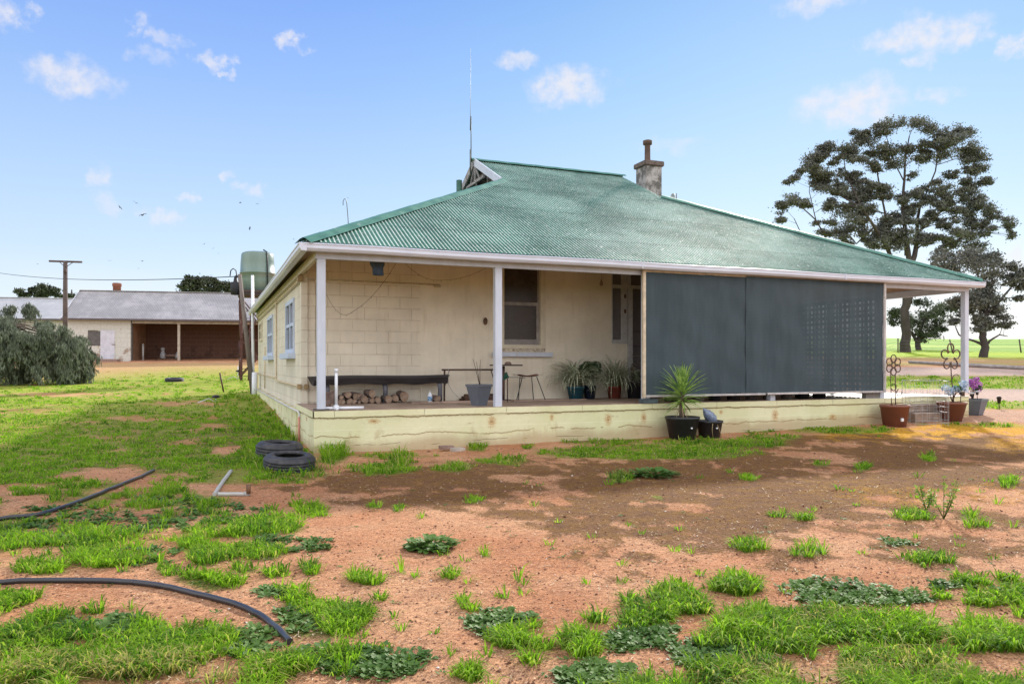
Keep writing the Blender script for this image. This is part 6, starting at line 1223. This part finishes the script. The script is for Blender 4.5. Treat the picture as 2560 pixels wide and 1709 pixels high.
# tufts sampled evenly over the picture's ground area, kept where the cover map has grass
NT_ = 68000
px = rng.uniform(-600, 2950, NT_); py = 925 + (1780 - 925) * rng.random(NT_) ** .85
x, y, z, Zd = ground(px, py); cvg = cover(x, y); g = cvg['grass']; wdm = cvg['weed']
inside = ((x > -.06) & (x < 13.38) & (y > -.06)) | ((x > 12.7) & (x < X1 + .1) & (y > -.05)) | ((x > 13.3) & (x < 14.8) & (y > -.32) & (y < .4))
keep = (rng.random(NT_) < np.clip(g * 1.1, 0, 1) ** 1.6 * (1 - .85 * np.clip(wdm, 0, 1))) & ~inside & (Zd < 62) & (g > .12)
NOPIPE = lambda X_, Y_: np.min(np.stack([np.hypot(X_ - q[0] , Y_ - q[1]) for q in PIPEP]), 0) < .24
keep &= ~NOPIPE(x, y)
keep |= (rng.random(NT_) < .0035) & ~inside & (Zd < 18)
x, y, z, Zd, g = x[keep], y[keep], z[keep], Zd[keep], g[keep]; wdm = wdm[keep]; u = px[keep] / K; v = py[keep] / K; dr_m = cvg['straw'][keep]
tall = np.ones(len(x)); tall *= 1 + 1.5 * ell_m(u, v, [(590, 1050, 34, 30), (690, 1075, 70, 16), (765, 1045, 25, 16), (915, 1062, 22, 12), (620, 965, 60, 50, .5), (560, 925, 60, 20, .4), (655, 990, 30, 40, 1.1)], .4)
tall *= 1 - .35 * ell_m(u, v, [(1480, 1037, 230, 24), (1900, 990, 300, 24)], .4)
tall *= np.where(v > 1380, .92, 1) * (.35 + 1.1 * fbm(x * 2.5, y * 2.5, 3)) * (.7 + .6 * rng.random(len(x))); tall *= np.where((v < 1110) & (u < 700), .62, 1); tall *= np.where(g < .25, .8, 1)
nb = 11; T = len(x)
bx = np.repeat(x, nb); by = np.repeat(y, nb); Zr = np.repeat(Zd, nb); th = rng.random(T * nb) * 6.283; rr = np.repeat(.018 + .0035 * Zd, nb) * rng.random(T * nb) ** .6
bx = bx + rr * np.cos(th); by = by + rr * np.sin(th); bz = H(bx, by) - .004
L = np.repeat(tall, nb) * (.085 + .0016 * Zr) * (.5 + .75 * rng.random(T * nb)); Wd = (.0034 + .00088 * Zr) * np.where(Zr < 5.6, 1.25, 1) * (.7 + .6 * rng.random(T * nb)); ln = .45 + .85 * rng.random(T * nb)
bladesheet('grass', 'bright green grass growing over the lawn and in tufts on the red dirt', np.stack([bx, by, bz], 1), np.cos(th), np.sin(th), L, Wd, ln, GR, attrs={'dry': np.repeat(np.clip(dr_m, 0, 1), nb)})
# broad-leaf weeds: low rosettes of dark bluish leaves
m, t = newmat('weed_leaves'); co = t.n('ShaderNodeNewGeometry').outputs['Position']; rn = t.n('ShaderNodeAttribute', attribute_name='rnd').outputs['Fac']; n_ = t.noise(2, 3, co)
c = t.mix(t.mr(n_, .35, .65), (.048, .12, .018), (.10, .19, .03)); c = t.mix(t.m('MULTIPLY', rn, .5), c, (.13, .21, .07)); b_ = t.bsdf(c, .6, .2); tr = t.n('ShaderNodeBsdfTranslucent', {'Color': c}).outputs[0]; x_ = t.n('ShaderNodeMixShader', {0: .25}); t.l.new(b_, x_.inputs[1]); t.l.new(tr, x_.inputs[2]); t.out(x_.outputs[0]); WM = m
def leaves(B_, ang_, L, Wd, el_, name, lb, m, kind='stuff', par=None):
    """lobed flat leaves: six-point outline with a raised middle"""
    n = len(B_); d = np.stack([np.cos(ang_) * np.cos(el_), np.sin(ang_) * np.cos(el_), np.sin(el_)], 1); s = np.stack([-np.sin(ang_), np.cos(ang_), rng.uniform(-.3, .3, n)], 1); upv = np.array([0, 0, 1.0])
    L_ = L[:, None]; W_ = Wd[:, None]; f = lambda a, b, c: B_ + d * L_ * a + s * W_ * b + upv * L_ * c
    q = rng.uniform(.8, 1.2, (n, 1))
    V = np.stack([B_, f(.35, .42, .05), f(.5, .28, .05), f(.72 , .5, .03), f(1.0, 0, -.05), f(.75, -.5, .03), f(.52, -.26, .05), f(.32, -.42, .05)], 1).reshape(-1, 3)
    o = npmesh(name, V, np.arange(n * 8).reshape(n, 8), m, par, attrs={'rnd': np.repeat(rng.random(n), 8)})
    if lb: tag(o, lb, kind=kind)
    return o
NW = 30000; px = rng.uniform(-100, 2650, NW); py = 1130 + (1760 - 1130) * rng.random(NW) ** .9; x, y, z, Zd = ground(px, py); c2_ = cover(x, y); w_ = c2_['weed']; keep = (rng.random(NW) < w_ * .55) & ~((x > 0) & (y > -.05)) 
keep |= rng.random(NW) < .006
x, y, z, Zd = x[keep], y[keep], z[keep], Zd[keep]; nb = 13; T = len(x); th = rng.random(T * nb) * 6.283; bx = np.repeat(x, nb); by = np.repeat(y, nb); Zr = np.repeat(Zd, nb); rr = .03 * rng.random(T * nb); bx = bx + rr * np.cos(th); by = by + rr * np.sin(th)
L = (.029 + .0020 * Zr) * (.5 + .9 * rng.random(T * nb)) * np.repeat(np.where(w_[keep] < .1, .45, 1), nb); leaves(np.stack([bx, by, H(bx, by) + .002], 1), th, L, L * .62, rng.uniform(.02, .75, T * nb), 'broadleaf_weeds', 'low dark green broad leaved weeds spreading among the grass', WM)
# clods, pebbles and straw litter
NPB = 16000; px = rng.uniform(-60, 2620, NPB); py = 1110 + 620 * rng.random(NPB) ** .9; x, y, z, Zd = ground(px, py); out_ = ~((x > -.1) & (y > -.03)); x, y, z, Zd = x[out_], y[out_], z[out_], Zd[out_]; n = len(x)
ic = np.array([(1, 0, 0), (-1, 0, 0), (0, 1, 0), (0, -1, 0), (0, 0, 1), (0, 0, -1)], float); fc = np.array([(0, 2, 4), (2, 1, 4), (1, 3, 4), (3, 0, 4), (2, 0, 5), (1, 2, 5), (3, 1, 5), (0, 3, 5)])
s_ = (.0022 + .00055 * Zd) * np.exp(rng.normal(0, .45, n)); V = np.stack([x, y, z + s_ * .25], 1)[:, None, :] + ic[None] * s_[:, None, None] * rng.uniform(.6, 1.3, (n, 6, 1)) * np.array([1, 1, .6]); a = rng.random(n) * 6.28
m, t = newmat('dirt_clods'); rn = t.n('ShaderNodeAttribute', attribute_name='rnd').outputs['Fac']; c = t.mix(t.mr(rn, .2, .95, 0, 1, False), (.12, .055, .035), (.46, .26, .17)); c = t.mix(t.mr(rn, .98, .99), c, (.62, .58, .54)); t.out(t.bsdf(c, .95, .1))
o = npmesh('dirt_clods', V.reshape(-1, 3), (fc[None] + (np.arange(n) * 6)[:, None, None]).reshape(-1, 3), m, attrs={'rnd': np.repeat(rng.random(n), 6)}); tag(o, 'small clods and pebbles scattered over the red dirt', kind='stuff')
NS = 13000; px = rng.uniform(-60, 2620, NS); py = 1120 + 620 * rng.random(NS) ** .9; x, y, z, Zd = ground(px, py); c3 = cover(x, y); k_ = (rng.random(NS) < .25 + .6 * c3['moss'] + .4 * c3['straw'] + .4 * c3['grass']) & ~((x > -.1) & (y > -.03)); x, y, z, Zd = x[k_], y[k_], z[k_], Zd[k_]; n = len(x)
th = rng.random(n) * 6.283; L = (.02 + .0025 * Zd) * np.exp(rng.normal(0, .5, n)); d = np.stack([np.cos(th), np.sin(th), rng.uniform(-.1, .25, n)], 1) * L[:, None]; s = np.stack([-np.sin(th), np.cos(th), np.zeros(n)], 1) * (.0009 + .00028 * Zd)[:, None]; P0 = np.stack([x, y, z + .006], 1); mid = P0 + d * .5 + np.array([0, 0, .003])
V = np.stack([P0 - s, P0 + s, mid + s * 1.2, mid - s * 1.2, P0 + d + s * 3], 1).reshape(-1, 3); i = (np.arange(n) * 5)[:, None]
m, t = newmat('straw_litter'); rn = t.n('ShaderNodeAttribute', attribute_name='rnd').outputs['Fac']; c = t.mix(t.mr(rn, .2, .9, 0, 1, False), (.17, .10, .065), (.62, .50, .34)); t.out(t.bsdf(c, .8, .2))
o = npmesh('straw_litter', V, np.concatenate([np.concatenate([i, i + 1, i + 2, i + 3], 1)], 0), m, attrs={'rnd': np.repeat(rng.random(n), 5)}); tag(o, 'dry straw, twigs and leaf scraps littering the ground', kind='stuff')
# a few plants that stand alone
def rosette(px_, py_, r_, lb, n=70, blue=False):
    p = gp(px_ * K, py_ * K); g = thing('weed_rosette', p, lb, 'weed', 'lone broad leaved weeds'); th = rng.random(n) * 6.283; q = r_ * rng.random(n) ** .5 * .75; B_ = np.stack([p[0] + q * np.cos(th), p[1] + q * np.sin(th), H(p[0] + q * np.cos(th), p[1] + q * np.sin(th)) + .01 + .05 * (1 - q / r_)], 1)
    leaves(B_, th + rng.normal(0, .5, n), r_ * rng.uniform(.22, .45, n), r_ * rng.uniform(.14, .24, n), rng.uniform(-.1, .6, n), 'leaves', None, WM, par=g)
rosette(990, 1256, .24, 'dark green rosette weed alone on the bare dirt centre', 190); rosette(1500, 1092, .34, 'flat blue green rosette weed on the moss below the yucca', 160); rosette(1015, 1320, .07, 'tiny dark weed low in the centre of the bare dirt', 26)
def sapling(px_, py_, h, lb):
    p = gp(px_ * K, py_ * K); g = thing('thin_weed', p, lb, 'weed', 'upright thin weeds'); random.seed(int(px_)); mb = MB(); P_ = []
    for k in range(5):
        a = random.uniform(0, 6.28); t_ = (p[0] + .35 * h * math.cos(a) * random.random(), p[1] + .35 * h * math.sin(a), p[2] + h * random.uniform(.6, 1)); mb.tube([p, ((p[0] + t_[0]) / 2, (p[1] + t_[1]) / 2, p[2] + h * .35), t_], [.005, .004, .002], 4)
        for j in range(24): u = random.uniform(.3, 1); P_.append([p[0] + (t_[0] - p[0]) * u + random.gauss(0, .02), p[1] + (t_[1] - p[1]) * u + random.gauss(0, .02), p[2] + (t_[2] - p[2]) * u + random.gauss(0, .015)])
    mb.build('stem', leafmat('weed_stem', (.16, .22, .05)), g); leafcloud(np.array(P_), None, .045, leafmat('young_leaf', (.20, .33, .05), (.32, .45, .08)), 'leaves', g, .4)
sapling(2165, 1190, .42, 'thin upright green weed at the right of the yard'); sapling(2125, 1170, .26, 'faint thin weed left of the taller upright weed'); sapling(1420, 1110, .20, 'thin pale weed on the moss in front of the veranda')
for o in S.objects:
    if '_w' in o: del o['_w']
